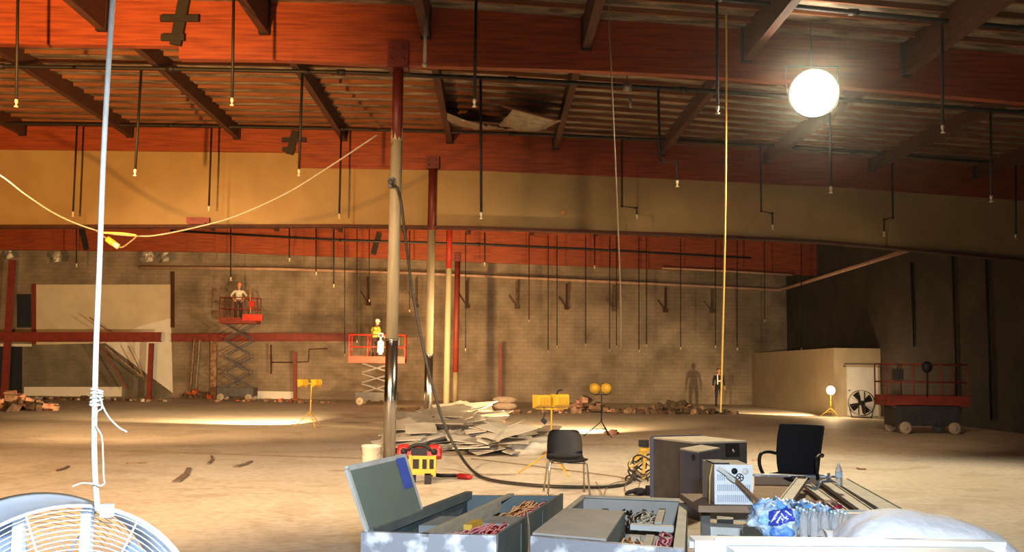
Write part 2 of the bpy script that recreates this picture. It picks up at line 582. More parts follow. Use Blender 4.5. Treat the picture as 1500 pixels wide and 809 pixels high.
# ---- sub purlins: thin strips across under the foil
for k in range(int(9 / SP), int(45 / SP)):
    y = k * SP
    if any(abs(y - yb) < 0.25 for yb in YB):
        continue
    m = MB()
    xs = [-26, -12, -2, 0, 3.3, 6, 9.4, 14.7]
    for a, b in zip(xs, xs[1:]):
        z0, z1 = zroof(a, y), zroof(b, y)
        m.hexa([(a, y - .03, z0 - .10), (b, y - .03, z1 - .10), (b, y + .03, z1 - .10), (a, y + .03, z0 - .10),
                (a, y - .03, z0 + .02), (b, y - .03, z1 + .02), (b, y + .03, z1 + .02), (a, y + .03, z0 + .02)])
    bay = 0 if y < YB[0] else 1 if y < YB[1] else 2
    lab = ['thin timber sub-purlin strip over the nearest bay, in front of the front beam',
           'thin timber sub-purlin strip under the foil between front and second beam',
           'thin timber sub-purlin strip in the far roof beyond the tan header wall'][bay]
    tag(m.build('sub_purlin', BATTEN), lab, 'roof batten', ['sub-purlins of the nearest bay', 'sub-purlins of the second bay', 'sub-purlins of the far bays'][bay])


# ---- glulam beams
def beam(name, Y, bots, tops, label, mat=GLULAM, th=0.2):
    m = MB()
    xs = sorted(set([p[0] for p in bots] + [p[0] for p in tops if bots[0][0] <= p[0] <= bots[-1][0]]))
    B = [at(x, interp(x, bots), Y) for x in xs]
    T = [at(x, interp(x, tops), Y) for x in xs]
    n = len(xs)
    o = m.add(B + T + [p + V((0, th, 0)) for p in B] + [p + V((0, th, 0)) for p in T])
    for i in range(n - 1):
        m.face([o + i, o + i + 1, o + n + i + 1, o + n + i])
        m.face([o + 2 * n + i + 1, o + 2 * n + i, o + 3 * n + i, o + 3 * n + i + 1])
        m.face([o + i + 1, o + i, o + 2 * n + i, o + 2 * n + i + 1])
        m.face([o + n + i, o + n + i + 1, o + 3 * n + i + 1, o + 3 * n + i])
    for i in (0, n - 1):
        m.face([o + i, o + n + i, o + 3 * n + i, o + 2 * n + i])
    root = thing(name, label, 'beam', tuple(B[0]))
    root['kind'] = 'thing'
    m.build('timber', mat, root)
    return root


def hanger(root, Y, p_top, p_bot, ears, w=0.25):
    m = MB()
    a, b = at(*p_top, Y - 0.06), at(*p_bot, Y - 0.06)
    m.bar(a, b, w, 0.08, up=(0, 1, 0))
    for (x0, y0, x1) in ears:
        m.bar(at(x0, y0, Y - 0.09), at(x1, y0, Y - 0.09), 0.06, 0.12)
    h = m.build('hinge_connector', BLACKIRON, root)
    h['label'] = 'black steel hinge strap with side ears'
    return h


T1 = [(-300, -22), (600, -8), (880, 6), (1000, 18), (1200, 35), (1400, 52), (1500, 62), (1720, 82), (1940, 104)]
b = beam('glulam_beam', YB[0], [(-420, 61), (0, 64), (262, 67)], T1 + [(-420, -24)] if False else [(-420, -24)] + T1, 'shallower left length of the front red timber beam, left of black hinge strap')
b = beam('glulam_beam', YB[0] + 0.01, [(262, 86), (400, 87), (570, 95), (800, 101), (1000, 109), (1250, 128), (1500, 150), (1640, 163), (1940, 192)], T1,
         'deep right length of the front timber beam, red at left and dark at right')
hanger(b, YB[0], (272, -12), (257, 66), [(235, 27, 291), (236, 55, 270)], 0.2)
T2 = [(-420, 176), (0, 184), (500, 190), (1000, 206), (1250, 222), (1500, 244), (1522, 246)]
b = beam('glulam_beam', YB[1], [(-420, 216), (0, 219), (440, 224)], T2, 'shallower left length of the second red beam above the tan header')
b = beam('glulam_beam', YB[1] + 0.01, [(440, 246), (700, 250), (1000, 263), (1250, 276), (1500, 294), (1522, 296)], T2,
         'deep right length of the second beam above the tan header, fading into shade')
hanger(b, YB[1], (433, 192), (424, 226), [(413, 205, 448), (414, 219, 432)], 0.2)
T3 = [(-300, 262), (700, 270), (1300, 292)]
beam('glulam_beam', YB[2], [(-300, 322), (700, 331), (1350, 352)], T3, 'third red beam line, hidden mostly behind the tan header')
T4 = [(-420, 318), (0, 324), (700, 335), (1150, 350), (1200, 352)]
b = beam('glulam_beam', YB[3], [(-420, 363), (0, 366), (300, 369), (600, 380), (900, 392), (1150, 402), (1200, 404)], T4, 'farthest orange red beam just in front of the far wall')
hanger(b, YB[3], (556, 342), (547, 373), [], 0.22)
hanger(b, YB[3], (119, 330), (127, 366), [], 0.22)

# ---- header wall under the second beam
m = MB()
ht = [(-420, 214), (0, 217), (440, 222), (441, 244), (700, 248), (1000, 261), (1250, 274), (1560, 296)]
hb = [(-420, 328), (0, 331), (500, 330), (700, 333), (1000, 343), (1200, 353), (1340, 365), (1560, 382)]
xs = sorted(set([p[0] for p in ht] + [p[0] for p in hb]))
Y = YB[1] + 0.05
for a, c in zip(xs, xs[1:]):
    q = [at(a, interp(a, hb), Y), at(c, interp(c, hb), Y), at(c, interp(c, ht), Y), at(a, interp(a, ht), Y)]
    q[1].x = min(q[1].x, XR)
    q[2].x = min(q[2].x, XR)
    e = V((0, 0.25, 0))
    m.hexa([q[0], q[1], q[1] + e, q[0] + e, q[3], q[2], q[2] + e, q[3] + e])
struct(m.build('wall_header', HEADER))
m = MB()
for a, c in zip(xs, xs[1:]):
    p, q = at(a, interp(a, hb), Y - 0.02), at(c, interp(c, hb), Y - 0.02)
    q.x = min(q.x, XR)
    m.bar(p - V((0, 0, .03)), q - V((0, 0, .03)), 0.30, 0.08)
struct(m.build('trim_header', PURLIN))

# ---- purlins
PX = [-1.36 + 2.93 * k for k in range(-9, 6)]
BAYN = ['nearest bay in front of the front beam', 'bay between the front and second beam', 'bay behind the tan header', 'last bay before the far wall']
for bay in range(4):
    y0 = [6.0, YB[0] + 0.2, YB[1] + 0.35, YB[2] + 0.25][bay]
    y1 = [YB[0], YB[1], YB[2], YB[3]][bay]
    dep = [0.62, 0.40, 0.42, 0.42][bay]
    cnt = 0
    for x in PX:
        pxe = 728 + x / y1 * F
        if not (-60 < pxe < 1530):
            continue
        if x > XR - 0.3:
            continue
        m = MB()
        for a, c in ((y0, (y0 + y1) / 2), ((y0 + y1) / 2, y1)):
            za, zc = zroof(x, a), zroof(x, c)
            m.hexa([(x - .075, a, za - dep), (x + .075, a, za - dep), (x + .075, c, zc - dep), (x - .075, c, zc - dep),
                    (x - .075, a, za - .02), (x + .075, a, za - .02), (x + .075, c, zc - .02), (x - .075, c, zc - .02)])
        # metal hanger seat at the far end
        root = thing('roof_purlin', '%s roof purlin from the left in the %s' % (ORD[cnt], BAYN[bay]), 'purlin', (x, y0, zroof(x, y0) - dep), 'purlins of the ' + BAYN[bay])
        m.build('timber', PURLIN, root)
        h = MB()
        ze = zroof(x, y1)
        h.box((x, y1 - 0.06, ze - dep - 0.01), (0.19, 0.12, 0.02))
        h.box((x - .085, y1 - 0.06, ze - dep / 2), (0.02, 0.12, dep))
        h.box((x + .085, y1 - 0.06, ze - dep / 2), (0.02, 0.12, dep))
        h.build('hanger_seat', BLACKIRON, root)
        cnt += 1


# ---- columns
def column(px, Y, label, zs, rad, mats, saddle, jag=False, xoff=0):
    p0 = at(px, 541, Y)
    x = p0.x
    root = thing('steel_column', label, 'column', (x, Y, 0))
    root['kind'] = 'thing'
    for (z0, z1, r, mt, nm) in zs:
        m = MB()
        m.lathe([(r, z0), (r, z1)], (x, Y, 0), n=20)
        if jag and nm == 'sleeve':
            for k in range(9):
                a = 2 * PI * k / 9
                h = 0.06 + 0.22 * ((k * 5) % 7) / 7
                m.prism([V((x + r * math.cos(a), Y + r * math.sin(a), z1 - .01)), V((x + r * math.cos(a + .6), Y + r * math.sin(a + .6), z1 - .01)),
                         V((x + r * math.cos(a + .3), Y + r * math.sin(a + .3), z1 + h))], (0.006, 0.006, 0))
        if nm == 'guard_sleeve':
            m.lathe([(r + .006, z1 - .03), (r + .006, z1)], (x, Y, 0), n=20)
        m.build(nm, mt, root)
    if saddle:
        z0, z1, wd = saddle
        m = MB()
        m.box((x, Y - 0.0, z0 + 0.02), (wd, 0.34, 0.04))
        m.box((x, Y - 0.14, (z0 + z1) / 2), (wd, 0.03, z1 - z0))
        m.box((x, Y + 0.25, (z0 + z1) / 2), (wd, 0.03, z1 - z0))
        for i in (-1, 1):
            for j in (0.3, 0.7):
                m.lathe([(.022, 0), (.022, .03)], (x + i * wd * .3, Y - .155, z0 + (z1 - z0) * j), Matrix.Rotation(PI / 2, 3, 'X'), 8)
        m.build('beam_saddle', DARKRED, root)
    return root


zc1 = at(578, 95, YB[0]).z
c1 = column(573, YB[0] + 0.1, 'nearest tall column with broken beige sleeve and polished steel foot',
            [(0, 2.12, .112, STAINLESS, 'guard_sleeve'), (2.12, 5.72, .108, WRAP, 'sleeve'), (5.5, zc1, .098, DARKRED, 'post')], 0, 0, (zc1 - .05, zc1 + .42, .37), jag=True)
cx1 = at(573, 541, YB[0] + .1).x
m = MB()
m.box((cx1 - .07, YB[0] - .05, 4.92), (.10, .08, .18))
m.lathe([(.05, 0), (.05, .04)], (cx1 - .07, YB[0] - .09, 4.92), Matrix.Rotation(PI / 2, 3, 'X'), 12)
m.build('junction_box', DARKST, c1)
zc2 = at(633, 247, YB[1]).z
column(628, YB[1] - 0.02, 'second column, dark red top before the tan header and steel foot',
       [(0, 2.0, .112, STAINLESS, 'guard_sleeve'), (2.0, 5.40, .108, WRAP, 'sleeve'), (5.38, zc2, .115, DARKRED, 'post')], 0, 0, (zc2 - .03, zc2 + .3, .34))
zc3 = at(656, 331, YB[2]).z
column(654.5, YB[2] + .1, 'third column, sleeve coloured as lamp-lit below a bright red top',
       [(0, 5.4, .115, WRAPLIT, 'sleeve'), (5.38, zc3, .112, BRIGHTRED, 'post')], 0, 0, (zc3 - .03, zc3 + .3, .3))
zc4 = at(669, 382, YB[3]).z
column(667.5, YB[3] + .1, 'farthest column, dull red almost to the floor with tan foot',
       [(0, 1.45, .12, WRAP, 'sleeve'), (1.45, zc4, .125, REDSTEEL, 'post')], 0, 0, (zc4 - .03, zc4 + .35, .32))

# ---- sprinkler mains and drops
def main(pts, Y, r, label, mat=BLACKIRON):
    m = MB()
    P = [at(x, y, Y) for x, y in pts]
    m.tube(P, r, 8)
    for i, p in enumerate(P[1:-1]):
        m.tube([p - V((.08, 0, 0)), p + V((.08, 0, 0))], r * 1.4, 8)
    return tag(m.build('sprinkler_main', mat), label, 'sprinkler pipe')


P0 = [(-120, -60), (400, -45), (700, -28), (890, -14), (1050, -2), (1250, 18), (1500, 42), (1620, 54)]
P1 = [(-120, 94), (0, 97), (250, 101), (500, 106), (750, 116), (1000, 131), (1250, 147), (1500, 165), (1620, 175)]
P2 = [(-120, 178), (0, 181), (250, 184), (500, 189), (750, 196), (1000, 206), (1250, 222), (1480, 240)]
P3 = [(250, 338), (500, 352), (700, 358), (900, 367), (1100, 378)]
P4 = [(970, 393), (1060, 397), (1160, 403)]
YP0, YP1, YP2 = 15.8, 19.7, 26.0
main(P0, YP0, .045, 'black sprinkler main across the top edge in front of the front beam')
main(P1, YP1, .045, 'black sprinkler main running just behind the front beam')
main(P2, YP2, .04, 'black sprinkler main just in front of the second beam')
main(P3, 41.0, .05, 'thin dark main crossing the farthest orange beam')
main(P4, 45.0, .045, 'thin reddish pipe along the bottom of the farthest beam at right', GASPIPE)


def drop(pts, Y, label, group, r=.022, head=True, mat=BLACKIRON):
    P = [at(x, y, Y) for x, y in pts]
    for a, b_ in zip(P, P[1:]):       # vertical runs hang plumb
        pass
    root = thing('sprinkler_drop', label, 'sprinkler pipe', tuple(P[-1]), group)
    m = MB()
    m.tube(P, r, 8)
    for p in P[:-1]:
        m.ball(p, r * 1.55, 8, 6)
    m.build('pipe', mat, root)
    if head:
        h = MB()
        e = P[-1]
        k = r / .022 * .72
        h.lathe([(.034 * k, .06 * k), (.036 * k, .0), (.026 * k, -.02 * k), (.012 * k, -.05 * k), (.045 * k, -.085 * k), (.045 * k, -.095 * k), (.01 * k, -.10 * k)], e, n=10)
        h.build('sprinkler_head', BRASS, root)
    return root


def lean(x, y0, y1):
    """pixel x of a plumb line at y1 that passes x at y0"""
    return x + 0


D0 = [(24, 150), (340, 148), (695, 150), (1051, 160), (1381, 188)]
for i, (x, y) in enumerate(D0):
    drop([(x + 3 if x < 900 else x - 1, interp(x, P0)), (x, y)], YP0, '%s hanging sprinkler drop from the left in front of the front beam' % ORD[i], 'drops in front of the front beam', .025)
D1 = [[(207, 101), (198, 252)], [(443, 104), (438, 252)], [(704, 114), (705, 315)], [(964, 129), (967, 236), (991, 239), (992, 268)],
      [(1215, 145), (1217, 277)], [(1451, 161), (1452, 290)]]
N1 = ['straight sprinkler drop left of the hanging rope, over the tan header', 'straight sprinkler drop beside the hinge strap of the second beam',
      'longest straight black drop right of the columns, ending below the header middle', 'jogged sprinkler drop stepping right, behind the front beam',
      'brightly lit sprinkler drop just below the glowing globe lamp', 'sprinkler drop far right behind the front beam, right of the globe lamp']
for i, p in enumerate(D1):
    drop(p, YP1, N1[i], 'drops behind the front beam', .027)
D2 = [[(113, 182), (107, 313)], [(310, 186), (306, 305)], [(500, 189), (497, 316)], [(911, 202), (911, 302), (932, 305), (933, 317)],
      [(1114, 212), (1115, 309), (1131, 313), (1132, 332)], [(1307, 226), (1308, 319), (1295, 322), (1295, 342)], [(1488, 241), (1488, 346)]]
N2 = ['short straight drop at far left before the tan header', 'straight drop in the left middle of the tan header', 'straight drop just left of the nearest column before the header',
      'jogged drop stepping right beside the thin yellow cord', 'dim jogged drop stepping right, below and left of the globe lamp', 'dim jogged drop stepping left, right of the globe lamp',
      'dim straight drop at the far right edge before the header']
for i, p in enumerate(D2):
    drop(p, YP2, N2[i], 'drops before the tan header', .026)
FD = [(112, 388), (338, 408), (424, 380), (463, 400), (489, 418), (505, 520), (523, 500), (541, 440), (600, 455), (682, 512), (710, 386), (775, 470), (803, 515), (816, 508), (858, 505),
      (871, 391), (893, 513), (903, 508), (936, 514), (947, 506), (997, 510), (1048, 508), (1080, 511), (1120, 470), (1174, 511)]
for i, (x, y) in enumerate(FD):
    drop([(x, 330 + (x - 300) * .03), (x, y)], 44.0, '%s small far drop from the left against the far wall' % ORD[i], 'far sprinkler drops', .02 if y > 430 else .03)

# ---- gas pipe round the far corner
m = MB()
gp = [at(x, y, YW - .35) for x, y in ((205, 392), (400, 394), (500, 397), (600, 400), (850, 411), (1000, 418), (1140, 425))]
g2 = [at(1160, 420, 46.5), at(1335, 365, 31.6)]
m.tube(gp + g2, .075, 10)
tag(m.build('gas_pipe', GASPIPE), 'long pinkish pipe along the far wall, turning toward us at right', 'pipe')
for i, (x, y) in enumerate([(540, 445), (610, 448), (684, 449), (757, 450), (830, 451), (900, 453), (975, 455), (1043, 456)]):
    m = MB()
    a, c = at(x, 404 + (x - 500) * .035, YW - .25), at(x, y, YW - .1)
    m.bar(a, c, .10, .12)
    m.box(c, (.22, .2, .18))
    m.bar(at(x - 12, 425 + (x - 500) * .03, YW - .12), c, .05, .05)
    tag(m.build('wall_bracket', RUBBLED if i % 2 else PURLIN), '%s dark steel wall bracket from the left under the pinkish pipe' % ORD[i], 'bracket', 'wall brackets under the gas pipe')

# ---- torn insulation and battens hanging from the roof of the second bay
def flap(name, corners, label, mat, sag=.12):
    m = MB()
    P = [at(*c) for c in corners]

    def fn(u, v):
        p = (P[0] * (1 - u) + P[1] * u) * (1 - v) + (P[3] * (1 - u) + P[2] * u) * v
        return p + V((0, 0, -sag * math.sin(PI * u) * math.sin(PI * v) + .05 * mnoise.noise(p * 2.5)))
    m.grid(fn, 12, 8)
    m.grid(lambda u, v: fn(u, v) + V((0, 0, .015)), 12, 8)
    return tag(m.build(name, mat), label, 'insulation')


flap('insulation_flap', [(655, 168, 23), (705, 182, 23), (745, 190, 25.8), (655, 182, 25.8)], 'pale torn foil flap hanging right of the nearest column top', SILVER)
flap('insulation_flap', [(752, 160, 22.5), (822, 178, 22.6), (800, 188, 25), (728, 187, 25)], 'warm torn foil flap sagging beside a dark roof gap', SILVER, .2)
m = MB()
m.bar(at(736, 155, 22), at(815, 176, 22.5), .07, .04)
tag(m.build('loose_batten', BATTEN), 'loose pale batten dangling under the torn roof foil', 'batten')
m = MB()
m.lathe([(.10, .12), (.09, 0), (.03, -.03)], at(919, 132, 19), n=12)
m.tube([at(922, 140, 19), at(924, 158, 19)], .03, 8)
m.tube([at(919, 128, 19), at(919, 106, 19)], .012, 6)
tag(m.build('bulb_holder', SILVER), 'small silvery bulb holder hanging behind the front beam', 'lamp holder')
for i, (x, y, sx) in enumerate([(78, 374, .33), (212, 373, .36), (238, 377, .22), (9, 373, .22)]):
    m = MB()
    c = at(x, y, 46)
    m.grid(lambda u, v: c + V(((u - .5) * sx * 2 + .06 * math.sin(7 * v), .1 * mnoise.noise(V((u * 3 + i, v * 3, 0))) + .2 * abs(u - .5), (v - .5) * sx * 2.0 + .1 * (u - .5))), 6, 6)
    m.tube([c + V((0, 0, sx * .8)), c + V((0, 0, 1.6))], .02, 6)
    lab = ['larger crumpled foil scrap dangling at upper left, left of the rope', 'crumpled foil scrap dangling right of the rope', 'small foil scrap dangling beside a larger one right of the rope', 'small foil scrap dangling at the left edge'][i]
    tag(m.build('foil_scrap', SILVER), lab, 'foil scrap')

# ================================================================ FAR WALL, LEFT SIDE
Yp = YW - .04


def wallpoly(name, pts, mat, th=.05, Y=Yp):
    m = MB()
    m.prism([at(x, y, Y) for x, y in pts], (0, th, 0))
    return m.build(name, mat)


struct(wallpoly('wall_plaster', [(52, 417), (250, 417), (250, 466), (205, 478), (155, 503), (52, 505)], PLASTER))
struct(wallpoly('wall_white_patch', [(250, 466), (253, 576), (155, 503), (205, 478)], WHITEPL))
struct(wallpoly('wall_grey_block', [(30, 506), (155, 504), (251, 576), (251, 585), (30, 585)], GREYBLOCK))  # greyer tone below the diagonal edge
struct(wallpoly('baseboard_far', [(35, 567), (178, 567), (178, 581), (35, 581)], WHITEPL, .05, Yp - .06))
struct(wallpoly('baseboard_middle', [(370, 573), (431, 574), (431, 587), (370, 587)], WHITEPL, .05, Yp - .06))
struct(wallpoly('window_1', [(25, 431), (45, 431), (45, 480), (25, 480)], VOIDBLUE, .05, Yp - .02))  # flat dark slab in place of the unlit opening
struct(wallpoly('door_2', [(-60, 508), (32, 508), (32, 584), (-60, 584)], VOIDBLUE, .05, Yp - .04))  # slab coloured as the darkness of the doorway
struct(wallpoly('trim_1', [(-60, 503), (46, 504), (46, 508), (-60, 507)], WHITEPL, .05, Yp - .08))
struct(wallpoly('trim_2', [(250, 398), (255, 398), (255, 480), (250, 480)], PURLIN, .08, Yp - .08))
struct(wallpoly('trim_3', [(47, 416), (52, 416), (52, 505), (47, 505)], REDSTEEL, .08, Yp - .08))


def ibeam(m, a, c, h, w):
    a, c = V(a), V(c)
    m.bar(a, c, .03, h)
    m.bar(a + V((0, 0, h / 2)), c + V((0, 0, h / 2)), w, .04)
    m.bar(a - V((0, 0, h / 2)), c - V((0, 0, h / 2)), w, .04)


Ys = 48.3
root = thing('steel_canopy', 'red steel canopy frame with a beam end and one post, at left', 'steel frame', tuple(atz(223, 588)))
m = MB()
ibeam(m, at(-60, 494, Ys), at(236, 494, Ys), .42, .3)
m.build('cross_beam', REDSTEEL, root)
m = MB()
a = at(222, 503, Ys)
m.bar((a.x, Ys, 0), (a.x, Ys, a.z), .2, .2)
m.box((a.x, Ys, .02), (.4, .4, .04))
m.build('post', REDSTEEL, root)
m = MB()
a = at(14, 380, Ys)
m.bar((a.x, Ys + .3, 0), (a.x, Ys + .3, a.z), .26, .26)
m.box((a.x, Ys + .3, .02), (.45, .45, .04))
m.build('post', REDSTEEL, root)
for i, (p, q) in enumerate([((131, 465), (160, 486)), ((148, 506), (186, 570)), ((154, 508), (208, 552)), ((188, 507), (214, 560))]):
    m = MB()
    m.bar(at(*p, Ys + .3), at(*q, Ys + .5), .1 if i == 1 else .06, .06)
    tag(m.build('steel_brace', REDSTEEL if i < 2 else RUBBLE), ['thin brown brace rising above the red canopy beam', 'thickest slanting brown brace under the red canopy beam',
        'long thin brace slanting right under the canopy beam', 'short thin brace before the white wall patch'][i], 'brace')
m = MB()
ibeam(m, at(252, 495, YW - .25), at(520, 494, YW - .25), .36, .25)
tag(m.build('wall_beam', REDSTEEL), 'dark red steel beam fixed along the far wall behind the lifts', 'steel beam')
for x, y0, y1, lab, mt in [(432, 516, 588, 'short red steel stub post left of the left work light', REDSTEEL), (733, 503, 594, 'brownish red steel stub post left of the sacks at far wall', REDSTEEL),
                           (285, 496, 572, 'thin leaning brown pole right of the white wall patch', RUBBLE), (293, 498, 570, 'pale thin pole right of the leaning brown pole', WRAP),
                           (313, 500, 572, 'wide rusty upright panel strip just left of the left scissor lift', RUBBLE), (397, 505, 548, 'thin conduit on the far wall right of the left lift', PURLIN)]:
    m = MB()
    p, q = at(x, y0, YW - .5), at(x - (6 if 'leaning' in lab else 0), y1, YW - .45)
    q.z = 0.0 if y1 > 560 else q.z
    wd = .28 if 'wide' in lab else .16 if mt is REDSTEEL else .05
    m.bar(q, p, wd, .12)
    if mt is REDSTEEL:
        m.box((q.x, q.y, .02), (.36, .36, .04))
    tag(m.build('stub_post' if mt is REDSTEEL else 'pole', mt), lab, 'post')
m = MB()
m.tube([at(397, 531, YW - .1), at(430, 531, YW - .1), at(452, 530, YW - .1), at(453, 512, YW - .1), at(480, 511, YW - .1)], .03, 6)
tag(m.build('wall_conduit', PURLIN), 'bent thin conduit on the far wall above the left work light', 'conduit')

# ================================================================ ROOM IN THE RIGHT CORNER
XB, YBX, HB = 13.0, 38.2, 2.52
m = MB()
m.hexa([(XB, YBX, 0), (XB + .12, YBX + .12, 0), (XB + .12, YW, 0), (XB, YW, 0), (XB, YBX, HB), (XB + .12, YBX + .12, HB), (XB + .12, YW, HB), (XB, YW, HB)])
m.hexa([(XB, YBX, 0), (XR, YBX, 0), (XR, YBX + .12, 0), (XB + .12, YBX + .12, 0), (XB, YBX, HB), (XR, YBX, HB), (XR, YBX + .12, HB), (XB + .12, YBX + .12, HB)])
m.hexa([(XB, YBX, HB), (XR, YBX, HB), (XR, YW, HB), (XB, YW, HB), (XB, YBX, HB + .08), (XR, YBX, HB + .08), (XR, YW, HB + .08), (XB, YW, HB + .08)])
struct(m.build('wall_corner_room', TANWALL))
m = MB()
p, q = at(1239, 537, YBX - .05), at(1285, 537, YBX - .05)
m.box(((p.x + q.x) / 2, YBX - .04, p.z / 2), (q.x - p.x, .05, p.z - .04))
d = struct(m.build('door_1', DOORWHITE))
m = MB()
for sx in (p.x - .04, q.x + .04):
    m.box((sx, YBX - .05, p.z / 2), (.08, .08, p.z + .06))
m.box(((p.x + q.x) / 2, YBX - .05, p.z + .03), (q.x - p.x + .16, .08, .08))
struct(m.build('trim_door', TANWALL))
m = MB()
m.ball((p.x + .1, YBX - .1, .98), .035, 10, 6)
m.build('door_knob', CHROME, d)

# small fixtures
m = MB()
m.box(at(290, 323, YB[1] - .06), (.62, .06, .16))
m.box(at(290, 327, YB[1] - .10), (.40, .10, .06))
tag(m.build('header_plate', REDSTEEL), 'small red plate fixed at the bottom of the tan header, left part', 'plate')
m = MB()
m.box(at(825, 312, YB[1] - .0), (.10, .05, .10))
tag(m.build('outlet_cover', WIREORG), 'tiny orange square on the tan header right of the columns', 'outlet')
m = MB()
a_, c_ = at(604, -12, 16.6), at(622, 95, 16.6)
m.tube([V((c_.x, 16.6, zroof(c_.x, 16.6) - .62)), c_], .03, 8)
m.ball(c_, .045, 8, 6)
tag(m.build('conduit', DUSTY), 'grey pipe stub hanging right above the nearest column saddle', 'conduit')
for i, (yy, zb0) in enumerate([(35.0, 2.6), (31.8, .4), (29.6, .3)]):
    m = MB()
    m.tube([(XR - .06, yy, zb0), (XR - .06, yy, 5.6)], .045, 8)
    for zz in (1.5 + zb0, 4.5):
        m.box((XR - .04, yy, zz), (.08, .16, .05))
    tag(m.build('wall_conduit', BLACKIRON), ['dark conduit on the right wall above the corner room', 'dark conduit on the right wall behind the lowered lift', 'dark conduit on the right wall nearest the right edge'][i], 'conduit')

# ================================================================ PEOPLE
def person(name, label, loc, rz, joints, look, sc=1.0, parts=None):
    """joints override the relaxed standing pose; the figure faces -Y before rz"""
    J = {
        'pelvis': (0, 0, .96), 'waist': (0, 0, 1.10), 'chest': (0, .0, 1.32), 'neck': (0, .0, 1.50), 'skull': (0, -.01, 1.58),
        'shL': (.19, 0, 1.44), 'elL': (.26, .02, 1.15), 'wrL': (.28, -.05, .90), 'shR': (-.19, 0, 1.44), 'elR': (-.26, .02, 1.15), 'wrR': (-.28, -.05, .90),
        'hiL': (.10, 0, .92), 'knL': (.12, -.02, .50), 'anL': (.13, .03, .09), 'toL': (.15, -.17, .04),
        'hiR': (-.10, 0, .92), 'knR': (-.12, -.02, .50), 'anR': (-.13, .03, .09), 'toR': (-.15, -.17, .04)}
    J.update(joints)
    names = list(J)
    E = [('pelvis', 'waist'), ('waist', 'chest'), ('chest', 'neck'), ('neck', 'skull'), ('chest', 'shL'), ('shL', 'elL'), ('elL', 'wrL'), ('chest', 'shR'), ('shR', 'elR'), ('elR', 'wrR'),
         ('pelvis', 'hiL'), ('hiL', 'knL'), ('knL', 'anL'), ('anL', 'toL'), ('pelvis', 'hiR'), ('hiR', 'knR'), ('knR', 'anR'), ('anR', 'toR')]
    RAD = {'pelvis': (.155, .115), 'waist': (.145, .105), 'chest': (.17, .12), 'neck': (.06, .06), 'skull': (.055, .06), 'sh': (.075, .075), 'el': (.05, .05), 'wr': (.032, .03),
           'hi': (.095, .10), 'kn': (.063, .066), 'an': (.045, .05), 'to': (.042, .038)}
    me = bpy.data.meshes.new('skeleton')
    me.from_pydata([J[n] for n in names], [(names.index(a), names.index(b)) for a, b in E], [])
    tmp = bpy.data.objects.new('skeleton', me)
    COL.objects.link(tmp)
    md = tmp.modifiers.new('skin', 'SKIN')
    ss = tmp.modifiers.new('sub', 'SUBSURF')
    ss.levels = ss.render_levels = 2
    for i, n in enumerate(names):
        k = RAD.get(n) or RAD[n[:2]]
        me.skin_vertices[0].data[i].radius = k
        me.skin_vertices[0].data[i].use_root = n == 'pelvis'
    dg = bpy.context.evaluated_depsgraph_get()
    ev = tmp.evaluated_get(dg)
    em = ev.to_mesh()
    b = MB()
    b.smooth = True
    o = b.add([v.co.copy() for v in em.vertices])
    skin, shirt, trous, boot = 0, 1, 2, 3
    wrL, wrR = V(J['wrL']), V(J['wrR'])
    elL, elR = V(J['elL']), V(J['elR'])

    def seg_d(p, a, c):
        t = max(0, min(1, (p - a).dot(c - a) / (c - a).length_squared))
        return (p - a - (c - a) * t).length
    for p in em.polygons:
        c = p.center
        arm = min(seg_d(c, elL, wrL), seg_d(c, elR, wrR), seg_d(c, elL, V(J['shL'])), seg_d(c, elR, V(J['shR']))) < .1
        if min((c - wrL).length, (c - wrR).length) < .07:
            b.cur = skin
        elif c.z > J['neck'][2] - .03 and not arm:
            b.cur = skin
        elif arm and c.z > .6:
            b.cur = shirt
        elif c.z > J['pelvis'][2] + .04:
            b.cur = shirt
        elif c.z < .11:
            b.cur = boot
        else:
            b.cur = trous
        b.face([o + i for i in p.vertices])
    ev.to_mesh_clear()
    bpy.data.objects.remove(tmp)
    # head with brow, nose, eyes, ears, mouth
    h = V(J['skull']) + V((0, -.01, .09))
    b.cur = skin
    b.ball(h, (.078, .098, .118), 14, 10)
    b.ball(h + V((0, -.035, -.075)), (.052, .055, .045), 10, 6)
    b.ball(h + V((0, -.098, -.015)), (.014, .022, .028), 8, 6)
    for sx in (-1, 1):
        b.ball(h + V((sx * .08, .005, -.01)), (.012, .024, .034), 8, 6)
        b.cur = 4
        b.ball(h + V((sx * .03, -.088, .012)), (.013, .012, .008), 8, 6)
        b.cur = skin
    b.cur = 5
    b.ball(h + V((0, -.088, -.062)), (.022, .012, .007), 8, 5)
    # hands: palm, four fingers, thumb
    b.cur = skin
    for s_, wr, el in ((1, wrL, elL), (-1, wrR, elR)):
        d = (wr - el).normalized()
        side = d.cross(V((1, 0, 0))).normalized()
        out = d.cross(side).normalized()
        pc = wr + d * .055
        b.ball(pc, (.042, .042, .05), 8, 6)
        for f in range(4):
            root = pc + d * .03 + side * (-.03 + .02 * f)
            L = [.068, .078, .072, .055][f]
            b.tube([root, root + d * L * .5 + out * .004, root + d * L * .9 + out * .022 * s_], [.009, .0085, .006], 6)
        t0 = pc - d * .015 - side * .035
        b.tube([t0, t0 - side * .025 + d * .025, t0 - side * .03 + d * .055], [.011, .010, .007], 6)
    root = local(name, label, 'person', loc, None, rz)
    ob = b.build('body', [SKIN, look['shirt'], look['trousers'], BLACKP, HAIR, RUBBLEP], root)
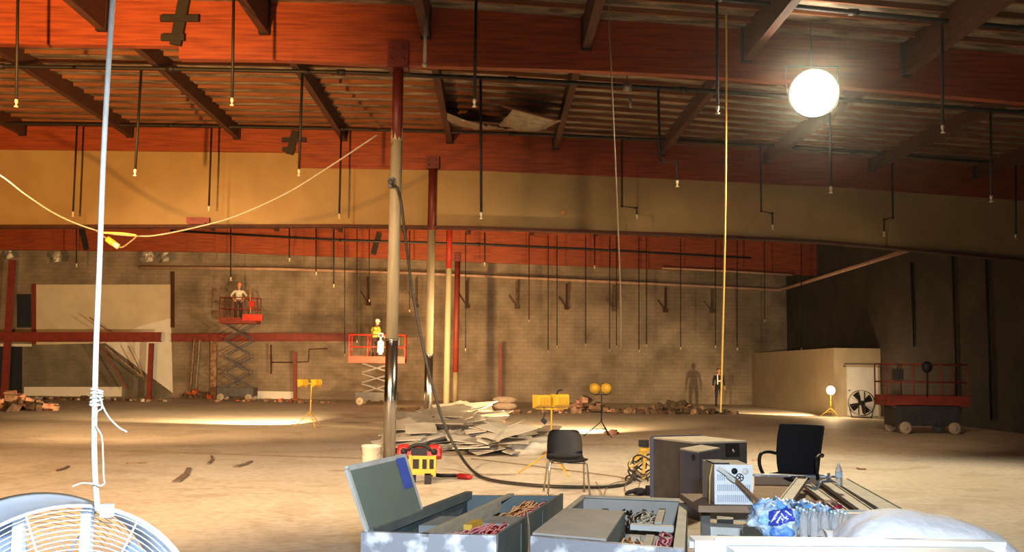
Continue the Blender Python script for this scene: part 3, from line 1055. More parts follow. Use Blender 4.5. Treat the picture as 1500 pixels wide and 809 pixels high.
    if look.get('hat'):
        m = MB()
        m.lathe([(.105, .0), (.104, .05), (.085, .10), (.045, .125), (.008, .132)], h + V((0, .0, .035)), n=18)
        m.lathe([(.12, .0), (.12, .012)], h + V((0, -.02, .035)), n=18)
        m.box(h + V((0, 0, .15)), (.03, .16, .025))
        m.build('hard_hat', look['hat'], root)
    else:
        m = MB()
        m.ball(h + V((0, .02, .03)), (.084, .098, .11), 14, 8)
        m.build('hair', HAIR, root)
    if look.get('belt'):
        m = MB()
        m.tube([V((.165 * math.cos(a), .125 * math.sin(a), J['pelvis'][2] + .06)) + V((J['pelvis'][0], J['pelvis'][1], 0)) for a in [2 * PI * k / 16 for k in range(16)]], .022, 6, closed=True)
        m.build('tool_belt', WOODBRN, root)
    if look.get('vest'):
        m = MB()
        P = V(J['waist'])
        C = V(J['chest'])
        prof = [(P + V((0, 0, -.08)), .172, .132), (P, .166, .128), (C + V((0, 0, -.06)), .186, .14), (C + V((0, 0, .06)), .178, .136), (C + V((0, 0, .13)), .13, .11)]
        rings = []
        n = 20
        for c, rx, ry in prof:
            rings.append(m.add([c + V((rx * math.cos(2 * PI * k / n), ry * math.sin(2 * PI * k / n), 0)) for k in range(n)]))
        m.smooth = True
        for a, c in zip(rings, rings[1:]):
            for k in range(n):
                l = (k + 1) % n
                m.face([a + k, a + l, c + l, c + k])
        m.build('vest', look['vest'], root)
    if look.get('straps'):
        m = MB()
        C = V(J['chest'])
        for sx in (-.1, .1):
            for sy in (-.142, .142):
                m.box((sx, sy + C.y, 1.27), (.055, .012, .46))
            m.box((sx, C.y, 1.505), (.055, .27, .012))
        for sy in (-.145, .145):
            m.box((0, sy + C.y, 1.20), (.25, .012, .06))
        m.build('reflective_straps', REFL, root)
    if sc != 1.0:
        root.scale = (sc, sc, sc)
    return root


# ================================================================ SCISSOR LIFTS
def lift(loc, L, W, zb, zp, levels, rail, label, look, folded=False):
    """L along X; base top zb, platform deck zp"""
    x, y, z = loc
    root = thing('scissor_lift', label, 'scissor lift', loc)
    bx = look.get('base_len', L)
    m = MB()
    m.box((x, y, (zb + .14) / 2 + .07), (bx, W, zb - .16))
    m.box((x, y, zb - .02), (bx * .92, W * .8, .05))
    for k in range(3):
        m.box((x - bx * .3 + bx * .3 * k, y - W / 2 - .02, zb * .55), (bx * .22, .04, zb * .4))
    m.build('base', look['base'], root)
    for sx in (-1, 1):
        for sy in (-1, 1):
            m = MB()
            m.lathe([(.10, -.07), (.165, -.06), (.165, .06), (.10, .07)], (x + sx * (bx / 2 - .2), y + sy * (W / 2 + .06), .165), Matrix.Rotation(PI / 2, 3, 'X'), 18)
            m.lathe([(.05, -.09), (.05, .09)], (x + sx * (bx / 2 - .2), y + sy * (W / 2 + .06), .165), Matrix.Rotation(PI / 2, 3, 'X'), 10)
            m.build('wheel', TYRE, root)
    top = zp - .12
    hh = (top - zb) / levels
    aw = look.get('arm_len', L * .42)
    for k in range(levels):
        z0, z1 = zb + k * hh, zb + (k + 1) * hh
        for sy in (-1, 1):
            yy = y + sy * W * .36
            for sx in (-1, 1):
                m = MB()
                m.bar((x - sx * aw, yy + sx * .03, z0 + .03), (x + sx * aw, yy + sx * .03, z1 - .03), .05, .09, up=(0, 1, 0))
                m.tube([(x, yy - .05, (z0 + z1) / 2), (x, yy + .05, (z0 + z1) / 2)], .04, 8)
                m.build('scissor_arm', look['arm'], root)
    m = MB()
    m.box((x, y, zp - .06), (L, W, .12))
    for sy in (-1, 1):
        m.box((x, y + sy * W / 2, zp + .08), (L, .03, .17))
    m.build('platform', look['plat'], root)
    m = MB()
    xs = [-.5, -.17, .17, .5]
    for fx in xs:
        for sy in (-1, 1):
            m.tube([(x + fx * L * .985, y + sy * W * .48, zp), (x + fx * L * .985, y + sy * W * .48, zp + rail)], .022, 8)
    for hz in (rail * .52, rail):
        c = [(x - L * .49, y - W * .48, zp + hz), (x + L * .49, y - W * .48, zp + hz), (x + L * .49, y + W * .48, zp + hz), (x - L * .49, y + W * .48, zp + hz)]
        for a, b in zip(c, c[1:] + c[:1]):
            m.tube([a, b], .022, 8)
    m.build('guard_rail', look['rail'], root)
    cbx = look.get('ctrl', 1)
    m = MB()
    m.box((x + cbx * L * .36, y - W * .5, zp + rail * .72), (.24, .2, .3))
    m.tube([(x + cbx * L * .36, y - W * .5, zp + rail * .86), (x + cbx * L * .36, y - W * .5 - .03, zp + rail * 1.02)], .02, 6)
    m.build('control_box', look['ctrlm'], root)
    return root


p = atz(345, 589)
LY1 = 47.3
lx = at(349, 540, LY1).x
zp1 = at(350, 471, LY1).z
l1 = lift((lx, LY1, 0), 1.75, .85, .55, zp1, 4, 1.1, 'tall raised scissor lift with red platform carrying a hard hatted worker', dict(base=LIFTARM, arm=LIFTARM, plat=REDSTEEL, rail=REDSTEEL, ctrlm=REDP, base_len=1.7, arm_len=.62), )
m = MB()
a, c = at(356, 461, LY1 - .48), at(385, 470, LY1 - .48)
m.box(((a.x + c.x) / 2, LY1 - .55, (a.z + c.z) / 2), (c.x - a.x, .12, abs(a.z - c.z) + .03))
for k in range(5):
    m.ball((a.x + .1 + (c.x - a.x - .2) * k / 4, LY1 - .62, c.z + .06), .02, 6, 4)
t = m.build('toe_board_box', LIFTRED, l1)
t['label'] = 'bright orange red tray on the platform front'
m = MB()
m.tube([at(366, 419, LY1 - .4), at(367, 462, LY1 - .4)], .035, 6)
m.build('upright_pole', WIREORG, l1)
person('person', 'worker in orange hard hat and pale shirt standing on the raised left lift', (at(348, 470, LY1 - .1).x, LY1 - .05, zp1), .25,
       {'elL': (.36, .06, 1.22), 'wrL': (.20, -.06, 1.02), 'elR': (-.36, .06, 1.22), 'wrR': (-.20, -.06, 1.02)},
       dict(shirt=SHIRTL, trousers=TROUSER, hat=HATO, vest=None, belt=True))

LY2 = 43.8
lx2 = at(553, 540, LY2).x
zp2 = at(553, 528, LY2).z
l2 = lift((lx2, LY2, 0), 2.45, .85, .5, zp2, 3, 1.1, 'half raised scissor lift behind the nearest column, with red railed platform', dict(base=LIFTDARK, arm=LIFTARM, plat=LIFTRED, rail=LIFTRED, ctrlm=LIFTDARK, base_len=1.75, arm_len=.62))
person('person', 'worker in yellow green shirt beside the nearest column, on the second lift', (at(549, 527, LY2).x, LY2 + .08, zp2), PI - .7,
       {'wrL': (.22, -.30, 1.10), 'elL': (.25, -.05, 1.16), 'wrR': (-.22, -.30, 1.05), 'elR': (-.27, -.03, 1.15), 'chest': (0, -.03, 1.32), 'neck': (0, -.06, 1.49), 'skull': (0, -.09, 1.57)},
       dict(shirt=VESTY, trousers=TROUSER, hat=HATW, vest=VESTY))
m = MB()
c = at(557.5, 509, LY2 - .5)
m.lathe([(.07, 0), (.07, .06), (.13, .10), (.13, .52), (.10, .56), (.03, .60), (.03, .75)], c - V((0, 0, .3)), n=14)
m.tube([c + V((-.08, 0, .45)), c + V((-.08, 0, .6)), c + V((.08, 0, .6)), c + V((.08, 0, .45))], .015, 6)
tag(m.build('work_lantern', M('lit lantern glass', (1, .9, .6), .4, emit=(1, .78, .42), estr=5)), 'glowing lantern hung on the second lift rail beside the worker', 'lantern')

LY3 = 27.7
a3, c3 = at(1298, 585, LY3 - .4), at(1419, 585, LY3 - .4)
lx3 = (a3.x + c3.x) / 2
l3 = lift((lx3, LY3, 0), c3.x - a3.x, .9, .72, at(1350, 588, LY3).z, 1, 1.02, 'dark lowered scissor lift at right by the wall, with dull red platform edge', dict(base=LIFTDARK, arm=LIFTARM, plat=REDSTEEL, rail=REDSTEEL, ctrlm=LIFTDARK, base_len=1.75, ctrl=-1))
m = MB()
m.ball(at(1358, 538, LY3 - .5), (.15, .12, .16), 10, 8)
m.tube([at(1358, 540, LY3 - .5), at(1358, 584, LY3 - .45)], .02, 6)
m.build('rail_lamp', BLACKP, l3)

person('person', 'worker in black clothes with white reflective braces, standing by the far wall', (at(1053, 600, 47.2).x, 47.2, 0), .1, {},
       dict(shirt=BLACKCL, trousers=BLACKCL, hat=None, straps=True))

# ================================================================ WORK LIGHTS
LIGHTS = []


def worklight(px, Y, label, heads, zt, head_mat, pole_mat, round_head=False, leg=.42, knob=True, aim=(0, 1, 0), hw=.26):
    x = at(px, 600, Y).x
    root = thing('work_light', label, 'work light', (x, Y, 0))
    m = MB()
    m.tube([(x, Y, .35), (x, Y, zt * .62)], .018, 8)
    m.tube([(x, Y, zt * .55), (x, Y, zt)], .013, 8)
    m.lathe([(.028, 0), (.028, .05)], (x, Y, zt * .58), n=10)
    m.build('pole', pole_mat, root)
    for k in range(3):
        a = -PI / 2 + .5 + 2 * PI * k / 3
        m = MB()
        e = V((x + leg * math.cos(a), Y + leg * math.sin(a), .015))
        m.tube([(x, Y, zt * .36), e], .012, 6)
        m.ball(e + V((0, 0, .004)), .018, 6, 4)
        m.tube([(x, Y, .20), V((x, Y, zt * .36)) * .45 + e * .55], .007, 6)
        m.build('leg', pole_mat, root)
    m = MB()
    xs = [at(h[0], 600, Y).x for h in heads]
    m.tube([(min(xs) - .03, Y, zt), (max(xs) + .03, Y, zt)], .012, 8)
    m.build('cross_bar', pole_mat, root)
    A = V(aim).normalized()
    for hx, hy in heads:
        c = at(hx, hy, Y)
        R = Matrix.Rotation(math.atan2(A.x, -A.y), 3, 'Z') @ Matrix.Rotation(-math.asin(A.z), 3, 'X')
        m = MB()
        if round_head:
            m.lathe([(.03, -.12), (.10, -.08), (.135, .02), (.135, .05)], c, R @ Matrix.Rotation(PI / 2, 3, 'X'), 16)
        else:
            p = []
            for yy, k in ((.09, .72), (-.07, 1.0)):
                for sx, sz in ((-1, -1), (1, -1), (1, 1), (-1, 1)):
                    p.append(c + R @ V((sx * hw * .5 * k, yy, sz * .105 * k)))
            m.hexa(p)
            for k in range(4):
                m.box(c + R @ V((-.08 + .053 * k, .10, 0)), (.012, .05, .12), R)
        hd = m.build('lamp_head', head_mat, root)
        m = MB()
        m.box(c + R @ V((0, -.078 if not round_head else -.055, 0)), (hw * .85, .01, .17) if not round_head else (.19, .01, .19), R)
        m.build('lens', LAMPGLOW, hd)
        m = MB()
        m.tube([c + V((-.10, 0, .02)), c + V((-.10, 0, -.12)), (c.x, Y, zt), c + V((.10, 0, -.12)), c + V((.10, 0, .02))], .009, 6)
        m.build('yoke', pole_mat, hd)
        LIGHTS.append((c + A * .25, A))
    return root


worklight(455, 27.0, 'yellow twin headed work light on tripod left of the columns', [(444, 561), (464, 561)], 1.16, YELLOW, YELLOW, aim=(-.62, .75, -.2))
worklight(881, 24.6, 'twin round headed work light on tripod right of the plastic chair', [(872, 569), (889, 569)], 1.02, YELLOW, BLACKIRON, True, aim=(-.35, .9, -.1))
w3 = worklight(808, 15.6, 'nearest yellow work light on tripod behind the plastic chair', [(795, 588), (822, 587)], 1.0, YELLOW, YELLOW, aim=(-.25, 1, -.12), leg=.5, hw=.29)
m = MB()
c = at(815, 580, 15.6)
m.tube([c, c + V((.02, 0, .07)), c + V((.10, 0, .10))], .015, 6)
m.build('handle', BLACKP, w3)
c = at(797, 600, 15.55)
m = MB()
m.tube([c + V((0, 0, .05)), c + V((0, 0, -.14))], .006, 6)
m.box(c + V((0, 0, -.18)), (.09, .05, .07), Matrix.Rotation(.7, 3, 'Y'))
m.build('hanging_plug', BLACKP, w3)
root = worklight(1217, 37.3, 'single lit work light at the corner room edge, left of the white door', [(1217, 572)], .92, YELLOW, YELLOW, True, aim=(-.15, -1, -.05))
m = MB()
m.ball(at(1217, 572, 37.12), (.16, .10, .16), 16, 10)
m.build('bulb', LAMPGLOW, root)  # oversized glowing ball, added as the glare round the lamp

# big glowing floodlight facing us
G = at(1192, 137, 16.6)
FD_ = V((-.26, -1, -.22)).normalized()
RF = V((0, 0, 1)).rotation_difference(FD_).to_matrix()
root = thing('flood_lamp', 'big glowing round flood lamp hanging in front of the dark right beam', 'lamp', tuple(G))
m = MB()
m.lathe([(.40, .02), (.395, .10), (.33, .20), (.20, .265), (.02, .28)], G - FD_ * .02, RF, n=32)
m.build('lens', M('glowing flood lens', (1, .95, .85), .3, emit=(1, .90, .66), estr=9), root)
m = MB()
m.lathe([(.06, -.50), (.16, -.48), (.20, -.30), (.42, .0), (.43, .06), (.405, .06), (.39, .0)], G - FD_ * .02, RF, n=32)
m.build('housing', BLACKIRON, root)
m = MB()
top = V((G.x, G.y + .1, zroof(G.x, G.y) - .1))
m.tube([G + V((-.45, .05, 0)), G + V((-.45, .1, .5)), G + V((.45, .1, .5)), G + V((.45, .05, 0))], .015, 6)
m.tube([G + V((0, .1, .5)), top], .012, 6)
m.build('bracket', BLACKIRON, root)
# drum fan by the corner room
def drum_fan(C, R_, dep, yaw, label, mats, blades=4, rings=9, spokes=8, stand=True, pitch=0.0):
    root = thing('drum_fan', label, 'fan', (C[0], C[1], 0))
    Rm = Matrix.Rotation(yaw, 3, 'Z') @ Matrix.Rotation(pitch, 3, 'X')
    C = V(C)

    def P(r, a, y):      # local: fan axis along -Y (front)
        return C + Rm @ V((r * math.cos(a), y, r * math.sin(a)))
    n = 72
    m = MB()
    m.smooth = True
    prof = [(R_ * 1.01, -dep / 2), (R_ * 1.0, -dep / 2 + .02), (R_, dep / 2 - .02), (R_ * 1.02, dep / 2), (R_ * .995, dep / 2), (R_ * .99, dep / 2 - .03), (R_ * .99, -dep / 2 + .03), (R_ * 1.0, -dep / 2)]
    rg = [m.add([P(r, 2 * PI * k / n, y) for k in range(n)]) for r, y in prof]
    for i in range(len(rg)):
        a, b = rg[i], rg[(i + 1) % len(rg)]
        for k in range(n):
            l = (k + 1) % n
            m.face([a + k, a + l, b + l, b + k])
    m.build('drum_shell', mats[0], root)
    m = MB()
    m.tube([P(R_ * 1.01, 2 * PI * k / n, -dep / 2) for k in range(n)], .006, 8, closed=True)
    m.build('front_rim', mats[3], root)
    for nm, yy, s_ in (('front_grille', -dep / 2 - .005, 1), ('back_grille', dep / 2, -1)):
        m = MB()
        for k in range(1, rings + 1):
            r = R_ * (.16 + .84 * k / (rings + .6))
            yo = yy - s_ * .05 * (1 - (r / R_) ** 2)
            m.tube([P(r, 2 * PI * j / 64, yo) for j in range(64)], .0019 if s_ > 0 else .0012, 6, closed=True)
        for k in range(spokes):
            a = 2 * PI * (k + .35) / spokes
            m.tube([P(R_ * f, a, yy - s_ * .05 * (1 - f * f) - s_ * .005) for f in (.1, .4, .7, 1.0)], .0036, 6)
        m.build(nm, mats[1] if s_ > 0 else mats[2], root)
    m = MB()
    m.lathe([(.02, -.16), (R_ * .19, -.14), (R_ * .19, .1), (R_ * .1, .14)], C, Rm @ Matrix.Rotation(PI / 2, 3, 'X'), 24)
    m.build('motor', mats[2], root)
    m = MB()
    for sx in (-.12, .12):
        m.bar(P(R_ * .97, PI / 2 - sx * 2.0, -dep * .15), P(R_ * .97, -PI / 2 + sx * 2.0, -dep * .15), .035, .03, up=(0, 1, 0))
    m.build('motor_mount', mats[0], root)
    for k in range(blades):
        m = MB()
        a0 = 2 * PI * k / blades + .5

        def bl(u, v):
            r = R_ * (.2 + .7 * v)
            return P(r, a0 + (u - .5) * (.9 - .2 * v), .04 - (u - .5) * .16)
        m.grid(bl, 8, 8)
        m.grid(lambda u, v: bl(u, v) + Rm @ V((0, .006, 0)), 8, 8)
        m.build('blade', mats[2], root)
    m = MB()
    zb = C.z - R_
    for sx in (-1, 1):
        a, b = C + Rm @ V((sx * R_ * .75, -dep * .5, 0)), C + Rm @ V((sx * R_ * .75, dep * .7, 0))
        t = C + Rm @ V((sx * R_ * 1.03, 0, 0))
        m.tube([(a.x, a.y, .02), (b.x, b.y, .02)], .018, 8)
        m.tube([(t.x, t.y, t.z), ((a.x + b.x) / 2, (a.y + b.y) / 2, .02)], .018, 8)
    a, b = C + Rm @ V((-R_ * .75, 0, 0)), C + Rm @ V((R_ * .75, 0, 0))
    m.tube([(a.x, a.y, .02), (b.x, b.y, .02)], .018, 8)
    m.build('stand', mats[2], root)
    return root


cf = at(1262, 591, 36.8)
drum_fan((cf.x, 36.8, max(cf.z, .55)), .46, .3, -.2, 'small dark drum fan standing before the white door', [LIFTDARK, LIFTARM, BLACKP, LIFTARM], rings=7)
cf = at(116, 940, 3.4)
FY = .68
fc = V((cf.x - .062, 3.4, cf.z - .042)) + Matrix.Rotation(FY, 3, 'Z') @ V((0, .20, 0))
FAN = drum_fan(tuple(fc), .475, .40, FY, 'big pale blue drum fan in the bottom left corner', [FANBLUE, CHROMEWIRE, FANDARK, FANBLUE], rings=25, spokes=8)
fb = at(157, 748, 3.3)
m = MB()
m.box(fb, (.035, .03, .04))
m.build('grille_clip', FANBLUE, FAN)

# ================================================================ ROPES AND CABLES
def cable(name, pts, r, mat, label, cat='cable', sub=6, n=8, group=None):
    m = MB()
    m.tube(smooth_path(pts, sub), r, n)
    return tag(m.build(name, mat), label, cat, group)


YR = 3.25
b0 = at(165, 0, YR)
root = thing('hanging_rope', 'thick white rope hanging down to the big fan, knotted midway', 'rope', tuple(at(141, 742, YR)))
m = MB()
q = [at(x, y, YR) for x, y in ((143, 748), (139, 690), (138, 640), (139, 580), (141, 500), (146, 380), (151, 240), (158, 110), (165, 0))]
topd = (q[-1] - q[-3]).normalized()
m.tube(smooth_path(q, 6) + [V((q[-1].x + .2, q[-1].y, 8.12))], .0088, 10)
m.build('rope', ROPEW, root)
m = MB()
kc = at(140, 583, YR)
for k in range(5):
    m.tube([kc + V((.018 * math.cos(t) + .003, .018 * math.sin(t), -.02 + .011 * k + .004 * math.sin(t + k))) for t in [2 * PI * j / 14 for j in range(14)]], .0035, 6, closed=True)
for pts in ([(140, 579), (148, 585), (149, 598), (143, 603), (139, 612)], [(147, 583), (150, 594), (160, 612), (174, 626), (186, 633)],
            [(142, 605), (140, 622), (149, 640), (151, 670), (152, 700), (153, 708), (147, 712), (136, 709), (120, 708), (106, 713)]):
    m.tube(smooth_path([at(x, y, YR - .03) for x, y in pts], 5), .0026, 6)
kn = m.build('knot_string', ROPEW, root)
kn['label'] = 'thin white string knotted round the rope with loose ends'

q = [at(x, y, 14.6) for x, y in ((910, 512), (909, 430), (906, 350), (901, 230), (895, 100), (892, 20))]
q.append(V((q[-1].x, 14.6, zroof(q[-1].x, 14.6) - .05)))
cable('hanging_cable', q, .010, CORDT, 'dull thin cord hanging from the top edge, right of the columns', 'cord')
q = [at(x, y, 16.9) for x, y in ((1056, 604), (1058, 520), (1061, 400), (1063, 280), (1064, 150), (1064, 60))]
q.append(V((q[-1].x, 16.9, zroof(q[-1].x, 16.9) - .05)))
cable('hanging_cable', q, .016, CORDY, 'bright yellow cord hanging left of the glowing globe lamp', 'cord')
q = [at(x, y, Y_) for x, y, Y_ in ((575, 272, 17.62), (582, 276, 17.5), (588, 300, 17.6), (594, 350, 17.5), (604, 425, 17.2), (618, 500, 17), (632, 560, 16.8), (652, 625, 16.5), (676, 670, 16.2))]
q += [atz(x, y, .03) for x, y in ((697, 694), (722, 704), (780, 711), (850, 714), (900, 712), (922, 706), (935, 697))]
q[-1].z = .25
cable('power_cable', q, .024, CORDB, 'black cable looping from the nearest column down across the floor', 'cable', 8)
q = [at(x, y, 17.2) for x, y in ((-60, 225), (0, 257), (40, 287), (90, 318), (150, 340), (205, 346), (240, 343), (300, 330), (350, 315), (420, 283), (480, 246), (552, 198))]
cable('extension_cable', q, .014, CORDW, 'long sagging cord from the left edge to the nearest column top', 'cord')
root = thing('cord_plug', 'yellow and white plug joint on a loop of the sagging cord', 'plug', tuple(at(165, 355, 17)))
m = MB()
m.tube([at(157, 350, 17), at(167, 357, 17)], .055, 10)
m.build('plug_body', YELLOW, root)
m = MB()
m.tube([at(167, 357, 17), at(174, 362, 17)], .05, 10)
m.build('socket_end', BRASS, root)
m = MB()
m.tube(smooth_path([at(x, y, 17) for x, y in ((140, 337), (150, 345), (157, 350))], 4), .014, 6)
m.build('cord_loop', CORDT, root)
m = MB()
m.tube(smooth_path([at(x, y, 17) for x, y in ((174, 362), (180, 362), (190, 355), (200, 347))], 4), .014, 6)
m.build('cord_loop', CORDT, root)
cable('extension_cable', [at(x, y, 17.0) for x, y in ((152, 341), (178, 342), (200, 345))], .02, CORDY, 'short yellow taped cord section beside the plug joint', 'cord', 4)

# ================================================================ LOW DEBRIS
def heap(name, px, py, n, r, spread, mats, label, seed, hz=.35):
    rnd = random.Random(seed)
    c = atz(px, py)
    m = MB()
    m.cur = 0
    for k in range(n):
        a, d = rnd.uniform(0, 2 * PI), rnd.random() ** .6
        rr = r * rnd.uniform(.5, 1.2)
        m.cur = rnd.randrange(len(mats))
        m.chunk((c.x + spread[0] * d * math.cos(a), min(c.y + spread[1] * d * math.sin(a), YW - .5), max(.03, hz * (1 - d) * rnd.uniform(.5, 1)) + rr * .25), rr, seed * 100 + k)
    o = m.build(name, list(mats))
    tag(o, label, 'rubble', kind='stuff')
    return o


heap('rubble_heap', 20, 601, 46, .22, (1.5, .9), [RUBBLE, RUBBLEP, RUBBLED], 'heap of brown rubble at the left edge of the floor', 1, .55)
heap('rubble_heap', 288, 584, 30, .16, (.85, .5), [RUBBLEO, RUBBLED], 'low orange heap at the foot of the leaning pole', 2, .4)
heap('rubble_heap', 120, 587, 50, .10, (4.0, .7), [RUBBLE, BOARD3, RUBBLED], 'scattered small rubble below the red canopy frame', 3, .12)
heap('rubble_heap', 400, 590, 40, .10, (3.2, .5), [RUBBLE, RUBBLEO, RUBBLED], 'scattered rubble below the left scissor lift', 4, .12)
heap('rubble_heap', 858, 604, 46, .17, (1.2, .9), [RUBBLEP, RUBBLE, RUBBLED], 'pinkish rubble heap between the two lamps near the far wall', 5, .5)
heap('rubble_heap', 990, 606, 70, .16, (2.4, .8), [RUBBLED, RUBBLE, RUBBLED], 'long dark heap of rubble left of the worker in black', 6, .45)
heap('rubble_heap', 760, 606, 30, .09, (2.6, .7), [RUBBLEP, RUBBLED, RUBBLE], 'small scattered rubble around the white sacks', 7, .1)
heap('rubble_heap', 640, 601, 30, .10, (2.2, .6), [RUBBLE, RUBBLED], 'scattered rubble around the foot of the far columns', 8, .12)
heap('rubble_heap', 896, 637, 12, .08, (.18, .15), [RUBBLEP, REDSTEEL], 'small red lump at the foot of the round headed light', 9, .12)

for i, (px, py, dz) in enumerate([(740, 600, 0), (739, 600, .26)]):
    c = atz(px, py)
    m = MB()

    def sk(sgn):
        def fn(u, v):
            x, y = (u - .5) * 2, (v - .5) * 2
            h = max(0, (1 - abs(x) ** 3) * (1 - abs(y) ** 3)) ** .5
            return V((c.x + x * .5, c.y + y * .35, dz + .14 + sgn * .14 * h + .02 * mnoise.noise(V((x * 3 + i, y * 3, sgn))) * h))
        return fn
    m.grid(sk(1), 12, 10)
    m.grid(sk(-1), 12, 10)
    tag(m.build('cement_sack', SACKT), ['lower of two pale sacks stacked near the far wall', 'upper of two pale sacks stacked near the far wall'][i], 'sack', 'stacked sacks')

# ---- the pile of broken boards
rnd = random.Random(11)
BM = [BOARD, BOARD2, BOARD3, BOARD]
ZONES = [(600, 655, 30, .62, .45), (655, 640, 34, .75, .55), (690, 628, 26, .8, .6), (735, 655, 28, .6, .42), (700, 662, 18, .5, .3), (620, 640, 16, .45, .4), (770, 645, 12, .3, .4)]
nb = 0
for (px, py, cnt, hmax, sz) in ZONES:
    for k in range(cnt):
        x, y = px + rnd.gauss(0, 20), py + rnd.gauss(0, 6)
        c = atz(min(max(x, 585), 800), min(max(y, 618), 668))
        f = k / cnt
        z = .04 + hmax * f * math.exp(-((x - px) / 34) ** 2) * .8
        L, W_ = sz * rnd.uniform(1.3, 2.6), sz * rnd.uniform(.8, 1.7)
        th = rnd.choice([.012, .016, .022])
        R = Matrix.Rotation(rnd.gauss(.15, .45), 3, 'Z') @ Matrix.Rotation(rnd.gauss(-.06, .10), 3, 'Y') @ Matrix.Rotation(rnd.gauss(0.12, .14), 3, 'X')
        zmin = abs((R @ V((L / 2, 0, 0))).z) + abs((R @ V((0, W_ / 2, 0))).z) + th
        z = max(z, zmin + .004)
        # ragged outline
        pts = []
        for sx, sy in ((-1, -1), (-.3, -1), (.35, -1), (1, -1), (1, -.2), (1, .4), (1, 1), (.2, 1), (-.5, 1), (-1, 1), (-1, .2)):
            j = .1 if abs(sx) < 1 else .2
            pts.append(V((c.x, c.y, z)) + R @ V((sx * L / 2 * rnd.uniform(1 - j, 1), sy * W_ / 2 * rnd.uniform(.8, 1), 0)))
        m = MB()
        m.prism(pts, R @ V((0, 0, th)))
        o = m.build('broken_board', BM[rnd.randrange(4)])
        tag(o, 'broken pale ceiling board in the pile right of the nearest column', 'board', 'pile of broken boards')
        nb += 1
m = MB()
P = [at(750, 656, 19), at(770, 657, 19), at(790, 658, 19.2), at(812, 657, 19.5)]
for p_ in P:
    p_.z = .10
m.tube(smooth_path(P, 5), [.13 + .02 * math.sin(k) for k in range(16)], 10)
tag(m.build('plastic_roll', BOARD2), 'pale rolled sheet lying left of the plastic chair', 'roll')
m = MB()
p_, q_ = atz(752, 663, .03), atz(806, 664, .03)
m.bar(p_, q_, .12, .05)
tag(m.build('dark_strip', WOODBRN), 'dark flat strip in front of the rolled sheet', 'strip')
m = MB()
p_, q_ = atz(600, 655, .05), atz(580, 660, .05)
m.bar(p_, q_, .25, .09)
tag(m.build('dark_offcut', RUBBLED), 'dark offcut just right of the nearest column foot', 'offcut')
for i, (a, c, wd, lab) in enumerate([((258, 706), (277, 686), .10, 'dark bent strip lying on the left floor'), ((345, 684), (368, 676), .09, 'second dark strip on the left floor, nearer the columns'),
                                     ((185, 679), (215, 678), .05, 'thin flat scrap on the left floor beside the rope'), ((305, 680), (310, 668), .05, 'tiny scrap between the two dark strips on the left floor'),
                                     ((80, 690), (100, 683), .06, 'thin dark scrap at far left of the floor')]):
    m = MB()
    p_, q_ = atz(*a, .012), atz(*c, .012)
    mid = (p_ + q_) / 2 + V((.04, 0, .0))
    m.bar(p_, mid, wd, .02)
    m.bar(mid, q_, wd * .7, .02)
    tag(m.build('floor_scrap', STAIN), lab, 'scrap')

# ================================================================ PAIL, POWER BOX, TOOL
c = atz(543, 690)
root = thing('plastic_pail', 'white plastic pail behind the raised cabinet door', 'pail', tuple(c))
m = MB()
m.lathe([(.125, 0), (.13, .01), (.148, .36), (.155, .365), (.155, .40), (.145, .40), (.138, .36), (.12, .03), (.01, .02)], c, n=24)
m.build('shell', PAIL, root)
m = MB()
m.tube([c + V((.157 * math.cos(t), -.02 - .10 * math.sin(t), .35 - .14 * math.sin(t))) for t in [PI * k / 14 for k in range(15)]], .004, 6)
m.build('wire_handle', CHROME, root)

Yg = 14.2
c = at(614, 703, Yg)
root = thing('power_box', 'red and yellow portable power box standing behind the cabinet door', 'power box', (c.x, c.y, 0))
x0 = c.x
k = Yg / F
m = MB()
m.box((x0 + .05, Yg, .26), (.36, .30, .26))
for sx in (-1, 1):
    m.bar((x0 + .05 + sx * .17, Yg - .14, .11), (x0 + .05 + sx * .17, Yg - .14, .40), .04, .04)
m.build('yellow_body', YELLOW, root)
m = MB()
for sx in (-.09, .03, .13):
    m.box((x0 + .05 + sx, Yg - .155, .28), (.085 if sx < 0 else .06, .02, .13))
m.build('socket_panel', BLACKP, root)
m = MB()
m.hexa([V((x0 - .30, Yg - .14, .39)), V((x0 + .30, Yg - .14, .39)), V((x0 + .30, Yg + .14, .39)), V((x0 - .30, Yg + .14, .39)),
        V((x0 - .27, Yg - .12, .50)), V((x0 + .27, Yg - .12, .50)), V((x0 + .27, Yg + .12, .50)), V((x0 - .27, Yg + .12, .50))])
for sx in (-1, 1):
    m.lathe([(.10, -.02), (.11, .08), (.10, .16), (.05, .18)], (x0 + sx * .21, Yg - .03, .36), n=14)
m.build('red_top', REDP, root)
m = MB()
m.tube([V((x0 + .15 * math.cos(t), Yg - .13, .46 + .08 * math.sin(t))) for t in [PI * k_ / 10 for k_ in range(11)]], .025, 8)
m.box((x0, Yg - .14, .45), (.22, .03, .10))
for sx in (-1, 1):
    m.lathe([(.045, 0), (.045, .03)], (x0 + sx * .21, Yg - .13, .45), Matrix.Rotation(PI / 2, 3, 'X'), 12)
m.build('black_handle', BLACKP, root)
m = MB()
m.box((x0 + .13, Yg - .1, .075), (.09, .10, .15))
m.box((x0 - .10, Yg + .1, .065), (.09, .10, .13))
m.build('foot', BLACKP, root)

root = thing('pry_tool', 'long black tool with a red grip lying on the floor', 'tool', tuple(atz(650, 698)))
m = MB()
m.tube([atz(622, 694, .05), atz(645, 697, .05), atz(668, 697, .04)], .028, 8)
m.build('shaft', BLACKIRON, root)
m = MB()
m.tube([atz(668, 697, .04), atz(674, 698, .04), atz(688, 699, .04), atz(692, 699, .04)], [.02, .045, .04, .02], 8)
m.build('grip', REDP, root)

